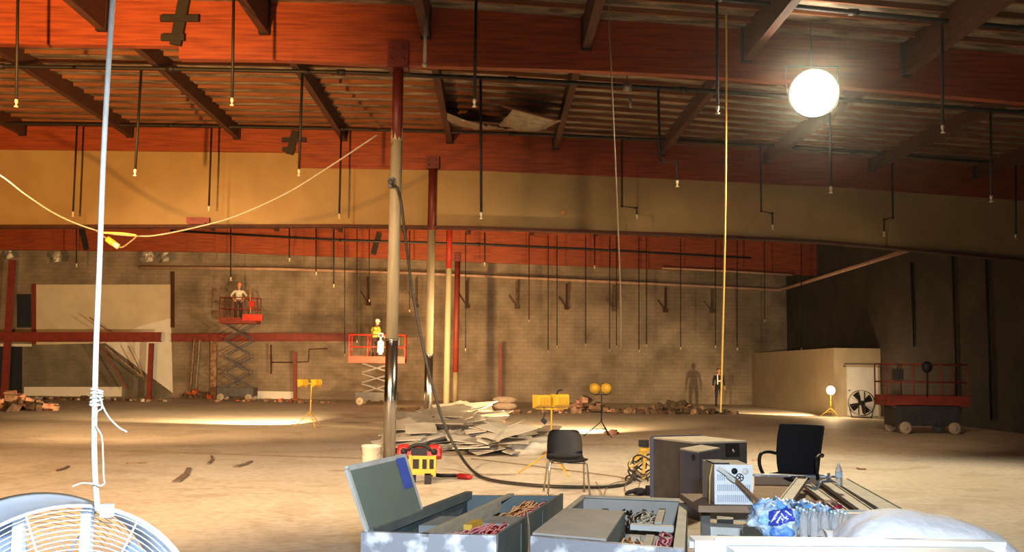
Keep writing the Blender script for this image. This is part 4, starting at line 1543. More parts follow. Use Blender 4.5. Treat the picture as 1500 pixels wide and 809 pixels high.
# ================================================================ PLASTIC CHAIR
def pchair(loc, rz):
    root = local('plastic_chair', 'black shell plastic chair with thin metal legs in the middle', 'chair', loc, None, rz)
    m = MB()
    prof = [(-.235, .445, .20), (-.20, .455, .215), (0, .435, .22), (.15, .43, .215), (.205, .455, .21), (.235, .52, .205), (.255, .62, .205), (.275, .72, .195), (.29, .79, .175), (.295, .815, .14)]

    def sh(off):
        def fn(u, v):
            t = v * (len(prof) - 1)
            i = min(int(t), len(prof) - 2)
            f = t - i
            y, z, hw = [prof[i][q] * (1 - f) + prof[i + 1][q] * f for q in range(3)]
            s_ = (u - .5) * 2
            lift_ = .03 * abs(s_) ** 3
            if z > .5:
                return V((s_ * hw, y - lift_ * 1.6 + off, z))
            return V((s_ * hw, y, z + lift_ - off))
        return fn
    m.grid(sh(0), 14, 27)
    m.grid(sh(.012), 14, 27)
    m.build('seat_shell', BLACKP, root)
    for sx in (-1, 1):
        for (yt, yb) in ((-.14, -.20), (.10, .24)):
            m = MB()
            m.tube([(sx * .17, yt, .432), (sx * .205, yt, .415), (sx * .235, yb, .012)], .011, 8)
            m.lathe([(.015, 0), (.014, .03)], (sx * .235, yb, 0), n=8)
            m.build('leg', CHROME, root)
    m = MB()
    m.tube([(-.2, -.14, .415), (.2, -.14, .415)], .009, 8)
    m.tube([(-.2, .10, .415), (.2, .10, .415)], .009, 8)
    m.build('under_frame', CHROME, root)
    root.scale = (1.15, 1.1, 1.0)
    return root


c = atz(830, 725)
pchair((c.x, c.y, 0), .06)

# ================================================================ OPEN ELECTRICAL CABINETS
def quadmap(FL, FR, BR, BL):
    def q(u, v, z):
        p = (FL * (1 - u) + FR * u) * (1 - v) + (BL * (1 - u) + BR * u) * v
        return V((p.x, p.y, z))
    return q


def slab(m, q, u0, u1, v0, v1, z0, z1):
    m.hexa([q(u0, v0, z0), q(u1, v0, z0), q(u1, v1, z0), q(u0, v1, z0), q(u0, v0, z1), q(u1, v0, z1), q(u1, v1, z1), q(u0, v1, z1)])


def wires(m, q, u0, u1, v0, v1, z, n, seed, r=.007):
    rn = random.Random(seed)
    for k in range(n):
        u = u0 + (u1 - u0) * (k + .5) / n
        pts = []
        for j in range(6):
            pts.append(q(min(u1, max(u0, u + rn.uniform(-.05, .05))), v0 + (v1 - v0) * j / 5, z + rn.uniform(0, .06)))
        m.tube(smooth_path(pts, 3), r, 6)


HT = .5
q1 = quadmap(atz(529, 780, HT), atz(727, 785, HT), atz(825, 723, HT), atz(683, 722, HT))
root = thing('electrical_cabinet', 'open electrical cabinet lying on its back, with its grey green door raised', 'cabinet', tuple(q1(.5, .5, 0)))
m = MB()
slab(m, q1, 0, 1, 0, .02, 0, HT)
f_ = m.build('front_panel', GALV, root)
f_['label'] = 'scuffed white and grey end panel'
m = MB()
slab(m, q1, 0, .025, .02, 1, 0, HT)
slab(m, q1, .975, 1, .02, 1, 0, HT)
slab(m, q1, .025, .975, .985, 1, 0, HT - .02)
slab(m, q1, .02, .98, .02, .99, 0.0, .02)
for v in (.3, .62):
    slab(m, q1, 1.0, 1.006, v, v + .012, .05, HT - .03)
m.build('side_walls', TEAL, root)
m = MB()
slab(m, q1, 0.0, .07, .02, .99, HT, HT + .015)
slab(m, q1, .05, .07, .02, .99, HT - .05, HT)
m.build('left_rail', TEAL, root)
m = MB()
slab(m, q1, .44, .50, .0, .99, HT - .02, HT)
slab(m, q1, .485, .50, .02, .80, HT - .10, HT - .02)
m.build('divider_rail', RAIL, root)
m = MB()
slab(m, q1, .09, .44, .38, .60, .10, .42)
slab(m, q1, .09, .43, .60, .95, .30, .33)
slab(m, q1, .52, .95, .45, .62, .12, .42)
m.build('inner_plate', INNER, root)
m = MB()
slab(m, q1, .08, .42, .03, .37, .24, .28)
slab(m, q1, .25, .29, .04, .3, .28, .42)
m.build('inner_box', TEAL, root)
for i, (a, mt, sd) in enumerate([((.55, .72, .05, .42), WIREPINK, 1), ((.70, .95, .03, .42), WIRERED, 2), ((.60, .82, .62, .97), WIREORG, 3), ((.80, .95, .62, .97), WIRERED, 4)]):
    m = MB()
    wires(m, q1, a[0], a[1], a[2], a[3], .38, 14, sd, .009)
    m.build('wire_bundle', mt, root)
m = MB()
slab(m, q1, .53, .60, .3, .42, .36, .46)
m.build('relay_block', YELLOW, root)
# raised door
b0, b1 = q1(0.015, .02, HT), q1(0.015, .475, HT)
t0 = at(506, 687, 6.72)
t1 = t0 + (b1 - b0) + V((0.0, 0, .0))
t1 = b1 + (t0 - b0)
nrm = (b1 - b0).cross(t0 - b0).normalized() * .018
m = MB()
m.prism([b0, b1, t1, t0], nrm)
fr = (t0 - b0) * .02
dd = m.build('door', GREENST, root)
m = MB()
for a, c_ in ((b0, t0), (t0, t1), (t1, b1)):
    m.bar(a + nrm * .5, c_ + nrm * .5, .034, .022, up=nrm)
e_ = m.build('door_edge', DUSTYW, dd)


def dp(u, v):
    return (b0 * (1 - u) + b1 * u) * (1 - v) + (t0 * (1 - u) + t1 * u) * v


sgn = -1 if nrm.dot(EYE - b0) < 0 else 1
m = MB()
off = nrm * (1.0 if sgn > 0 else 0) + nrm.normalized() * sgn * .002
m.prism([dp(.80, .45) + off, dp(.95, .45) + off, dp(.965, .985) + off, dp(.80, .985) + off], nrm.normalized() * sgn * .002)
b_ = m.build('blue_sticker', BLUETAPE, dd)
for v in (.12, .55, .88):
    m = MB()
    p_ = b0 * (1 - v) + b1 * v
    m.tube([p_ + V((0, -.04, .01)), p_ + V((0, .04, .01))], .014, 8)
    m.build('hinge', TEAL, root)

q2 = quadmap(atz(777, 786, HT), atz(1003, 806, HT), atz(1007, 733, HT), atz(853, 727, HT))
root = thing('electrical_cabinet', 'open electrical cabinet in the middle, half covered by a flat grey plate', 'cabinet', tuple(q2(.5, .5, 0)))
m = MB()
slab(m, q2, 0, 1, 0, .025, 0, HT)
f_ = m.build('front_panel', GALV, root)
f_['label'] = 'scuffed white and grey end panel'
m = MB()
slab(m, q2, 0, .02, .025, 1, 0, HT)
slab(m, q2, .02, .98, .98, 1, 0, HT - .01)
slab(m, q2, .02, .98, .02, .98, 0, .02)
slab(m, q2, .98, 1, .025, 1, 0, HT)
m.build('side_walls', DUSTY, root)
m = MB()
slab(m, q2, .93, 1.0, .0, 1.0, HT, HT + .012)
slab(m, q2, 0.0, .05, .6, 1.0, HT, HT + .012)
slab(m, q2, .05, .93, .95, 1.0, HT, HT + .012)
m.build('top_rail', RAIL, root)
m = MB()
slab(m, q2, 0.0, .50, .03, .60, HT + .0005, HT + .014)
cp = m.build('cover_plate', DUSTY, root)
m = MB()
slab(m, q2, .485, .50, .03, .62, .1, HT)
slab(m, q2, .05, .20, .64, .92, .1, .14)
m.build('partition', TEAL, root)
m = MB()
slab(m, q2, .53, .90, .06, .55, .33, .36)
m.build('inner_plate', INNER, root)
m = MB()
slab(m, q2, .55, .90, .58, .62, .38, .42)
m.build('inner_bar', DUSTYW, root)
for a in ((.70, .76, .10, .46, .36, .40), (.58, .66, .40, .44, .36, .40), (.22, .27, .63, .94, .3, .42), (.74, .80, .62, .94, .40, .44)):
    m = MB()
    slab(m, q2, *a)
    m.build('terminal_strip', RAIL, root)
for i, (a, mt, sd) in enumerate([((.80, .90, .06, .45), WIREPINK, 5), ((.56, .70, .06, .30), WIREORG, 6), ((.30, .62, .64, .92), CORDB, 7), ((.60, .72, .64, .92), RAIL, 8)]):
    m = MB()
    wires(m, q2, a[0], a[1], a[2], a[3], .37, 9, sd, .009)
    m.build('wire_bundle', mt, root)
cable('wire_end', [at(x, y, Y_) for x, y, Y_ in ((771, 750, 6.9), (774, 770, 6.7), (775, 790, 6.6), (774, 812, 6.5))], .008, CORDT, 'tan cord end poking up between the two open cabinets', 'cord')

# ================================================================ RIGHT HAND PILE: frames, plates, rails
q3 = quadmap(atz(1028, 815, .46), atz(1230, 822, .46), atz(1235, 752, .46), atz(1026, 738, .46))
root = thing('open_cabinet', 'pale dusty open cabinet frame under the white vented box', 'cabinet', tuple(q3(.5, .5, 0)))
m = MB()
for u in (0, .93):
    slab(m, q3, u, u + .07, 0, .04, 0, .46)
    slab(m, q3, u, u + .07, .96, 1, 0, .46)
    slab(m, q3, u, u + .07, .04, .96, .40, .46)
slab(m, q3, .07, .93, .0, .05, .40, .455)
slab(m, q3, .07, .93, .93, 1, .36, .46)
slab(m, q3, .07, .93, .5, .58, .38, .455)
m.build('frame', DUSTYW, root)
m = MB()
slab(m, q3, .12, .24, .10, .9, .36, .40)
slab(m, q3, .27, .48, .08, .9, .30, .34)
slab(m, q3, .0, .94, .05, .95, .02, .05)
m.build('inner_plate', INNER, root)
m = MB()
slab(m, q3, .50, .92, .12, .42, .38, .45)
m.build('drawer_unit', DUSTYW, root)

# crate / cardboard sheet the vented box stands on
m = MB()
a = at(1032, 741, 7.75)
zb_ = at(1070, 740, 7.75).z
m.box((at(1072, 740, 7.95).x, 8.1, zb_ - .03), (.62, .75, .05))
tag(m.build('wood_sheet', CARDBOARD), 'brown flat sheet under the white vented box', 'sheet')

# vented white box
Yh = 7.8
pl, pr = at(1046.5, 741, Yh), at(1102.5, 741, Yh)
zt_ = at(1075, 681, Yh).z
x0, x1, z0, z1 = pl.x, pr.x, zb_ - .002, zt_
dp_ = .46
root = thing('vented_heater', 'white fronted box with louvres and round holes on the brown sheet', 'machine', ((x0 + x1) / 2, Yh, z0))
m = MB()
m.box(((x0 + x1) / 2, Yh + dp_ / 2 + .01, (z0 + z1) / 2), (x1 - x0 - .01, dp_, z1 - z0 - .01))
m.build('case', TANTOP, root)
m = MB()
W_, H_ = x1 - x0, z1 - z0
m.box(((x0 + x1) / 2, Yh, (z0 + z1) / 2), (W_, .02, H_))
fp = m.build('front_panel', WHITEPAINT, root)


def fx(u, v, o=.012):
    return V((x0 + W_ * u, Yh - o, z1 - H_ * v))


for r_, (v0, v1), (u0, u1) in ((0, (.24, .40), (.06, .28)), (1, (.50, .66), (.06, .94)), (2, (.76, .94), (.06, .94))):
    m = MB()
    n = int((u1 - u0) * 20)
    for k in range(n):
        u = u0 + (u1 - u0) * (k + .5) / n
        a_, b_ = fx(u, v0), fx(u, v1)
        m.box((a_ + b_) / 2, (W_ * .022, .006, abs(b_.z - a_.z)))
    m.build('louvre', FANDARK, fp)
m = MB()
for u, v, r_ in ((.52, .16, .024),):
    m.lathe([(r_, 0), (r_, .006)], fx(u, v), Matrix.Rotation(PI / 2, 3, 'X'), 18)
m.build('round_hole', BLACKP, fp)
m = MB()
m.lathe([(.026, 0), (.026, .006)], fx(.80, .16), Matrix.Rotation(PI / 2, 3, 'X'), 18)
m.build('round_cap', WHITEPL, fp)
m = MB()
m.tube([fx(.66, .32) + V((.028 * math.cos(t), 0, .028 * math.sin(t))) for t in [2 * PI * k / 20 for k in range(20)]], .004, 6, closed=True)
for k in range(5):
    a_ = 2 * PI * k / 5
    m.tube([fx(.66, .32), fx(.66, .32) + V((.026 * math.cos(a_), 0, .026 * math.sin(a_)))], .004, 6)
m.build('fan_outlet', BLACKIRON, fp)
m = MB()
m.box((x0 + W_ * .25, Yh + .22, z1 + .001), (W_ * .42, .3, .012))
m.build('top_opening', BLACKP, root)
m = MB()
m.tube([(x0 - .01, Yh + .02, z1), (x0 - .03, Yh + .02, z1 - .1), (x0 - .035, Yh + .02, z0)], .006, 6)
m.build('side_trim', CORDY, root)
root = thing('paddle_stick', 'wooden handled paddle leaning across the front of the vented box', 'stick', tuple(at(1115, 738, 7.4)))
m = MB()
m.bar(at(1074, 700, 7.70), at(1118, 742, 7.45), .022, .022)
m.build('handle', WOODBRN, root)
m = MB()
m.bar(at(1052, 686, 7.74), at(1073, 700, 7.70), .06, .02)
m.bar(at(1066, 697, 7.71), at(1078, 705, 7.68), .03, .03)
m.build('blade', DUSTYW, root)

# plates and rails lying behind
def plank(name, a, c, wd, th, mat, label, cat='rail', group=None):
    m = MB()
    a, c = V(a), V(c)
    m.bar(a, c, wd, th)
    d = (c - a).normalized()
    s_ = d.cross(V((0, 0, 1))).normalized() * (wd / 2)
    for k in (-1, 1):
        m.bar(a + s_ * k + V((0, 0, th / 2)), c + s_ * k + V((0, 0, th / 2)), .012, .025)
    return tag(m.build(name, mat), label, cat, group)


q4 = quadmap(atz(1100, 742, .42), atz(1275, 745, .42), atz(1215, 705, .42), atz(1105, 703, .42))
root = thing('cabinet_tray', 'wide shallow steel tray with upturned rear lip in front of the black office chair', 'tray', tuple(q4(.5, .5, 0)))
m = MB()
slab(m, q4, 0, 1, 0, 1, .34, .38)
slab(m, q4, 0, 1, .95, .98, .34, .47)
for u, v in ((.03, .03), (.95, .03), (.03, .94), (.95, .94)):
    slab(m, q4, u, u + .03, v, v + .03, 0, .34)
m.build('tray', CARDBOARD, root)
m = MB()
slab(m, q4, -.02, 1.05, .94, 1.0, .47, .49)
m.build('rear_lip', GALV, root)
plank('metal_rail', atz(1136, 758, .47), atz(1175, 704, .50), .10, .035, RAIL, 'tan rail slanting left, crossing in front of the office chair')
plank('metal_rail', atz(1235, 752, .42), atz(1182, 712, .42), .09, .03, RAIL, 'left of three parallel tan rails slanting right')
plank('metal_rail', atz(1268, 750, .42), atz(1206, 706, .42), .11, .03, RAIL, 'middle of three parallel tan rails slanting right')
plank('metal_rail', atz(1303, 748, .40), atz(1228, 704, .40), .20, .03, RAIL, 'right widest of three tan rails slanting right, under the bottle')
plank('metal_rail', atz(1225, 757, .46), atz(1292, 757, .46), .20, .05, DUSTYW, 'pale dusty flat rail lying crosswise behind the white sack')
plank('metal_rail', atz(1068, 744, .50), atz(1150, 748, .50), .12, .03, INNER, 'grey flat rail behind the blue water pack')
plank('metal_rail', atz(1090, 776, .50), atz(1240, 789, .50), .10, .04, DUSTYW, 'pale slotted rail below the blue water pack')
m = MB()
q_ = [atz(1178, 712, .44), atz(1195, 716, .45), atz(1204, 706, .50), atz(1212, 703, .50), atz(1214, 695, .58)]
m.tube(q_, .016, 8)
m.tube([atz(1198, 706, .50), atz(1219, 705, .50)], .014, 8)
tag(m.build('valve_fitting', INNER), 'small grey metal fitting left of the standing water bottle', 'fitting')
rnd = random.Random(5)
for k in range(9):
    c = atz(1180 + k * 6, 738 + (k % 3) * 4, .43)
    m = MB()
    m.chunk(c, .05, 900 + k)
    tag(m.build('debris_lump', [RUBBLEP, RUBBLED, WIRERED][k % 3]), 'small dark or pinkish lump in the gap between the tan rails', 'scrap', 'lumps between the tan rails')

# long white channels along the bottom
m = MB()
a, c = at(1014, 797, 5.35), at(1462, 803, 5.35)
m.bar(a, c, .16, .06)
m.bar(a + V((.1, -.08, .035)), c + V((0, -.08, .035)), .02, .02)
m.bar(a + V((-.02, 0, .0)), a + V((.06, 0, 0)), .06, .03)
tag(m.build('white_channel', WHITEPAINT), 'upper long white channel strip along the bottom edge', 'channel')
m = MB()
a, c = at(1070, 812, 5.15), at(1452, 815, 5.15)
m.bar(a, c, .18, .06)
tag(m.build('white_channel', WHITEPAINT), 'lower white channel strip cut by the bottom edge', 'channel')
# what carries the channels and the sack
m = MB()
a, c = at(1060, 809, 5.6), at(1440, 809, 5.6)
for x in (a.x + .1, c.x - .15):
    m.box((x, 5.45, .27), (.08, .7, .54))
m.box(((a.x + c.x) / 2, 5.45, .53), (c.x - a.x, .7, .03))
tag(m.build('low_bench', DUSTYW), 'low dusty bench carrying the white channels and the white sack', 'bench')
ZBEN = .545

# white sack
c = at(1352, 788, 5.75)
cs = V((c.x, 5.74, ZBEN + .005))
m = MB()


def sack(sgn):
    def fn(u, v):
        x, y = (u - .5) * 2, (v - .5) * 2
        wy = .30 * (1 - .45 * max(0, x) ** 3) * (1 - .1 * max(0, -x) ** 3)
        ex = max(0.0, 1 - abs(x) ** 2.6)
        ey = max(0.0, 1 - abs(y) ** 2.6)
        h = (ex * ey) ** .55
        hh = .215 * (1 - .30 * x) if sgn > 0 else .055
        n_ = mnoise.noise(V((x * 3.1, y * 3.1, sgn))) * .022 + mnoise.noise(V((x * 9, y * 9, 3))) * .006
        return V((cs.x + x * .52, cs.y + y * wy + .05 * x, cs.z + .055 + sgn * h * hh + n_ * h - .02 * abs(x) ** 4))
    return fn


m.grid(sack(1), 40, 24)
m.grid(sack(-1), 40, 24)
tag(m.build('woven_sack', SACK), 'large plump white sack lying at the bottom right', 'sack')
m = MB()
c2 = at(1243, 772, 5.9)
m.grid(lambda u, v: V((c2.x + (u - .5) * .30, 5.9 + (v - .5) * .25, ZBEN + .09 - .05 * u + .06 * math.sin(PI * v) + .01 * mnoise.noise(V((u * 5, v * 5, 0))))), 14, 10)
m.grid(lambda u, v: V((c2.x + (u - .5) * .30, 5.9 + (v - .5) * .25, ZBEN + .05 - .05 * u + .01 * mnoise.noise(V((u * 5, v * 5, 0))))), 14, 10)
tag(m.build('sack_fold', SACK), 'small white folded cloth between the water pack and the sack', 'cloth')


# water bottles
def bottle(name, label, loc, mat_body, group=None, s=1.0, label_mat=None, cap=WHITEPAINT, cat='bottle'):
    root = local(name, label, cat, loc, group)
    m = MB()
    prof = [(.026, 0), (.031, .006), (.032, .03), (.030, .036), (.032, .045), (.030, .055), (.032, .065), (.0325, .13), (.029, .15), (.018, .175), (.0125, .185), (.0125, .195)]
    m.lathe([(r * s, h * s) for r, h in prof], n=14)
    m.build('body', mat_body, root)
    m = MB()
    m.lathe([(.0145 * s, .193 * s), (.0145 * s, .21 * s), (.012 * s, .212 * s)], n=12)
    m.build('cap', cap, root)
    if label_mat:
        m = MB()
        m.lathe([(.0333 * s, .08 * s), (.0333 * s, .125 * s)], n=14, cap=False)
        m.build('label_band', label_mat, root)
    return root


c = at(1229, 712, 9.9)
bottle('water_bottle', 'single upright water bottle with blue white label on the tan rails', (c.x, 9.9, c.z), CLEAR, s=1.06, label_mat=FILMPALE)
cw = at(1180, 786, 6.35)
zw = cw.z
for j in range(3):
    for i in range(7):
        xx = at(1148, 786, 6.3).x + .066 * i - .0
        s_ = .82 if i < 5 else .74
        lab = 'clear water bottle in %s row of the torn blue pack' % ['front', 'middle', 'back'][j]
        bottle('water_bottle', lab, (xx, 6.32 + .067 * j, zw), CLEAR, 'bottles of the pack, %s row' % ['front', 'middle', 'back'][j], s=s_, cap=FILMPALE)
root = thing('water_pack_film', 'crumpled blue and white printed film of the torn water pack', 'plastic film', (cw.x, 6.4, zw))
cL = at(1140, 765, 6.3)


def blob(cx, cy, cz, rx, ry, rz_, seed, am=.16):
    def fn(u, v):
        t, p_ = PI * (.02 + .96 * v), 2 * PI * u
        d = V((math.sin(t) * math.cos(p_), math.sin(t) * math.sin(p_), -math.cos(t)))
        k = 1 + am * mnoise.noise(d * 2.2 + V((seed, 0, 0))) + am * .6 * mnoise.noise(d * 5 + V((0, seed, 0)))
        return V((cx + d.x * rx * k, cy + d.y * ry * k, max(zw + .001, cz + d.z * rz_ * k)))
    return fn


m = MB()
m.grid(blob(cL.x, 6.40, zw + .10, .15, .17, .115, 3, .34), 44, 24)
fl1 = m.build('printed_bag', FILMSKY, root)
m = MB()
m.grid(blob(at(1128, 746, 6.5).x, 6.42, at(1128, 746, 6.4).z, .085, .08, .045, 5), 24, 12)
m.grid(blob(at(1150, 782, 6.2).x, 6.26, zw + .035, .075, .03, .04, 8), 20, 12)
m.build('blue_film', FILMBLUE, root)
m = MB()


def topfilm(u, v):
    x = at(1160, 760, 6.4).x + (at(1226, 760, 6.4).x - at(1160, 760, 6.4).x) * u
    z = zw + .19 * (1 - .0 * u) - .05 * u * u - (.13 * max(0, (u - .82) / .18) ** 2)
    return V((x, 6.36 + .22 * v, z + .03 * mnoise.noise(V((u * 6, v * 4, 2))) + .015 * math.sin(u * 17)))


m.grid(topfilm, 26, 10)
m.grid(lambda u, v: topfilm(u, v) + V((0, 0, .003)), 26, 10)
m.build('top_film', FILMSKY, root)
# print on the film: dark blue oval with white strokes, laid on the bag's surface
m = MB()
bf = blob(cL.x, 6.40, zw + .10, .15, .17, .115, 3, .34)


def on_bag(a, h, o=.004):
    """point on the camera-facing side of the bag"""
    p_ = bf(a, h)
    cc = V((cL.x, 6.40, zw + .10))
    return p_ + (p_ - cc).normalized() * o


m.grid(lambda u, v: on_bag(.665 + .17 * u, .42 + .0 + .26 * v + .10 * u) if True else None, 10, 8)
lg = m.build('printed_oval', LOGOBLUE, fl1)
m = MB()
for k, (ua, va, ub, vb) in enumerate([(.1, .25, .35, .8), (.3, .2, .5, .55), (.5, .7, .75, .25), (.7, .8, .92, .4), (.2, .6, .5, .9)]):
    m.tube([on_bag(.665 + .17 * (ua + (ub - ua) * t), .42 + .26 * (va + (vb - va) * t) + .10 * (ua + (ub - ua) * t), .008) for t in (0, .33, .66, 1)], .005, 6)
m.build('print_stroke', PRINTW, fl1)

# ================================================================ BIG STEEL BOXES
def steelbox(name, label, FLp, depth_dir, W_, D_, H_, mats):
    pass


TL, TF, TR = at(956, 640, 12.6), at(1018, 648, 11.9), at(1094, 646, 12.25)
zt = TF.z
A_, B_, C_ = V((TL.x, TL.y, 0)), V((TF.x, TF.y, 0)), V((TR.x, TR.y, 0))
A_ = V((at(955, 641, 12.75).x, 12.75, 0))
D_ = A_ + C_ - B_
root = thing('steel_enclosure', 'larger dark steel enclosure standing left behind the office chair', 'enclosure', tuple((A_ + C_) / 2))
m = MB()
e = V((0, 0, zt - .02))
m.hexa([B_, C_, D_, A_, B_ + e, C_ + e, D_ + e, A_ + e])
m.build('case', DARKST, root)
m = MB()
m.hexa([B_ + e, C_ + e, D_ + e, A_ + e, B_ + e + V((0, 0, .02)), C_ + e + V((0, 0, .02)), D_ + e + V((0, 0, .02)), A_ + e + V((0, 0, .02))])
m.build('top', TANTOP, root)
m = MB()
m.bar(A_ + V((0, -.01, .01)), A_ + V((0, -.01, zt)), .05, .05)
m.bar(A_ + V((0, -.01, zt)), D_ + V((0, .0, zt)), .03, .03)
m.build('corner_trim', BLUEST, root)
m = MB()
f1 = B_.lerp(C_, .58)
f2 = B_.lerp(C_, .84)
nn = (C_ - B_).cross(V((0, 0, 1))).normalized() * .012
for s_ in (1,):
    m.prism([f1 + V((0, 0, zt - .19)), f2 + V((0, 0, zt - .19)), f2 + V((0, 0, zt - .03)), f1 + V((0, 0, zt - .03))], nn)
sk_ = m.build('black_outlet', BLACKP, root)
m = MB()
m.ball(f1.lerp(f2, .5) + V((0, 0, zt - .11)) + nn * 1.5, .025, 10, 6)
m.build('outlet_button', CHROME, sk_)
B2 = at(1024, 662, 10.9)
A2, C2 = at(996, 660.5, 11.35), at(1055, 654, 11.5)
zt2 = B2.z
A2.z = B2.z = C2.z = 0
D2 = A2 + C2 - B2
root = thing('steel_enclosure', 'smaller blue grey steel enclosure in front of the larger dark one', 'enclosure', tuple((A2 + C2) / 2))
m = MB()
e = V((0, 0, zt2 - .015))
m.hexa([B2, C2, D2, A2, B2 + e, C2 + e, D2 + e, A2 + e])
m.build('case', BLUEST, root)
m = MB()
t_ = V((0, 0, .015))
m.hexa([B2 + e, C2 + e, D2 + e, A2 + e, B2 + e + t_, C2 + e + t_, D2 + e + t_, A2 + e + t_])
m.build('top', TANTOP, root)
m = MB()
nn = (B2 - A2).cross(V((0, 0, 1))).normalized()
m.lathe([(.032, 0), (.032, .012)], A2.lerp(B2, .72) + V((0, 0, zt2 - .075)), V((0, 0, 1)).rotation_difference(nn).to_matrix(), 16)
m.build('round_hole', BLACKP, root)

# cords, clamp and glove left of the big box
rnd = random.Random(21)
root = thing('cord_heap', 'tangled dark and yellow cords with a yellow clamp beside the large enclosure', 'cords', tuple(atz(940, 704)))
for k in range(7):
    m = MB()
    c = atz(940 + rnd.uniform(-10, 6), 704 + rnd.uniform(-3, 3))
    rr = rnd.uniform(.10, .2)
    z0_ = .03 + .05 * k
    m.tube([c + V((rr * math.cos(t), rr * .8 * math.sin(t), z0_ + .06 * math.sin(t * 2 + k))) for t in [2 * PI * j / 18 for j in range(18)]], .013, 6, closed=True)
    m.build('cord_loop', [CORDB, CORDB, CORDT, CORDB, CORDY, GREENST, CORDB][k], root)
m = MB()
c = atz(940, 704)
m.box(c + V((.05, 0, .45)), (.16, .1, .05))
m.bar(c + V((-.1, 0, .30)), c + V((.08, 0, .50)), .06, .05)
m.bar(c + V((.02, 0, .02)), c + V((.05, 0, .45)), .04, .04)
m.build('clamp', YELLOW, root)
m = MB()
m.box(c + V((.03, 0, .54)), (.14, .12, .1))
m.build('clamp_head', BLACKP, root)
root = thing('work_glove', 'black work glove lying on the floor left of the large enclosure', 'glove', tuple(atz(935, 727)))
m = MB()
c = atz(937, 726)
m.ball(c + V((0, 0, .05)), (.11, .08, .05), 12, 8)
for k in range(4):
    m.tube([c + V((-.06, -.05 + .03 * k, .06)), c + V((-.14, -.06 + .035 * k, .04)), c + V((-.20 + .01 * k, -.06 + .04 * k, .018))], [.022, .02, .014], 6)
m.tube([c + V((.02, -.06, .05)), c + V((-.06, -.11, .03))], [.024, .014], 6)
m.lathe([(.07, 0), (.075, .10)], c + V((.08, 0, .06)), Matrix.Rotation(PI / 2, 3, 'Y'), 12)
m.build('glove_body', BLACKF, root)
cable('thin_wire', [atz(x, y, .02) for x, y in ((873, 706), (878, 716), (884, 728), (888, 716), (896, 709), (908, 706))], .006, CORDT, 'thin curled wire on the floor right of the plastic chair', 'wire')
cable('thin_wire', [atz(x, y, .02) for x, y in ((930, 700), (919, 707), (915, 717), (922, 722), (934, 716), (938, 706))], .006, CORDT, 'thin round wire loop on the floor left of the black glove', 'wire')
cable('thin_wire', [atz(x, y, .02) for x, y in ((690, 672), (760, 680), (830, 689), (900, 698), (930, 703))], .008, CORDT, 'long thin cord across the floor behind the plastic chair', 'wire')
m = MB()
c = atz(1262, 687, .01)
m.tube(smooth_path([c + V((-.05, .05, 0)), c + V((-.07, 0, .01)), c + V((-.03, -.05, 0)), c + V((.05, -.06, 0))], 4), .015, 6)
tag(m.build('floor_scrap', WOODBRN), 'small curled brown scrap on the floor right of the water bottle', 'scrap')
m = MB()
c = atz(1107, 674, .02)
m.bar(c + V((-.06, 0, 0)), c + V((.06, 0, 0)), .05, .03)
tag(m.build('floor_scrap', RUBBLEP), 'small reddish scrap on the floor seen through the chair arm', 'scrap')
for i, (x, y) in enumerate([(705, 620), (735, 622), (620, 646)]):
    m = MB()
    m.chunk(atz(x, y) + V((0, 0, .06)), .12, 70 + i)
    tag(m.build('rubble_lump', RUBBLEP if i == 0 else RUBBLED), ['pinkish lump on the bright floor right of the board pile', 'flat dark lump on the bright floor left of the nearest work light', 'dark lump within the board pile, left part'][i], 'lump')

# ================================================================ OFFICE CHAIR
Yo = 11.4
cb = at(1168, 700, Yo)
root = local('office_chair', 'black high backed office chair with loop arms, turned to the left', 'chair', (cb.x - .10, Yo - .14, 0), None, -.68)
m = MB()


def bk(off):
    def fn(u, v):
        s_ = (u - .5) * 2
        hw = .215 + .035 * v + .01 * math.sin(PI * v)
        z = .44 + .56 * v
        y = .20 + .13 * v ** 1.4 - .05 * s_ * s_ + .03 * math.sin(PI * v * .9) * -1
        return V((s_ * hw, y + off, z))
    return fn


m.grid(bk(0), 14, 16)
m.grid(bk(.035), 14, 16)
A = [bk(0)(u, v) for u, v in [(0, 0), (0, .25), (0, .5), (0, .75), (0, 1), (.25, 1), (.5, 1), (.75, 1), (1, 1), (1, .75), (1, .5), (1, .25), (1, 0), (.75, 0), (.5, 0), (.25, 0)]]
m.tube([p_ + V((0, .018, 0)) for p_ in A], .022, 8, closed=True)
m.build('backrest', BLACKF, root)
m = MB()


def st(off):
    def fn(u, v):
        s_, t_ = (u - .5) * 2, (v - .5) * 2
        k = (max(0, 1 - abs(s_) ** 4) * max(0, 1 - abs(t_) ** 4)) ** .5
        return V((s_ * .25, -.03 + t_ * .25, .45 + off * k))
    return fn


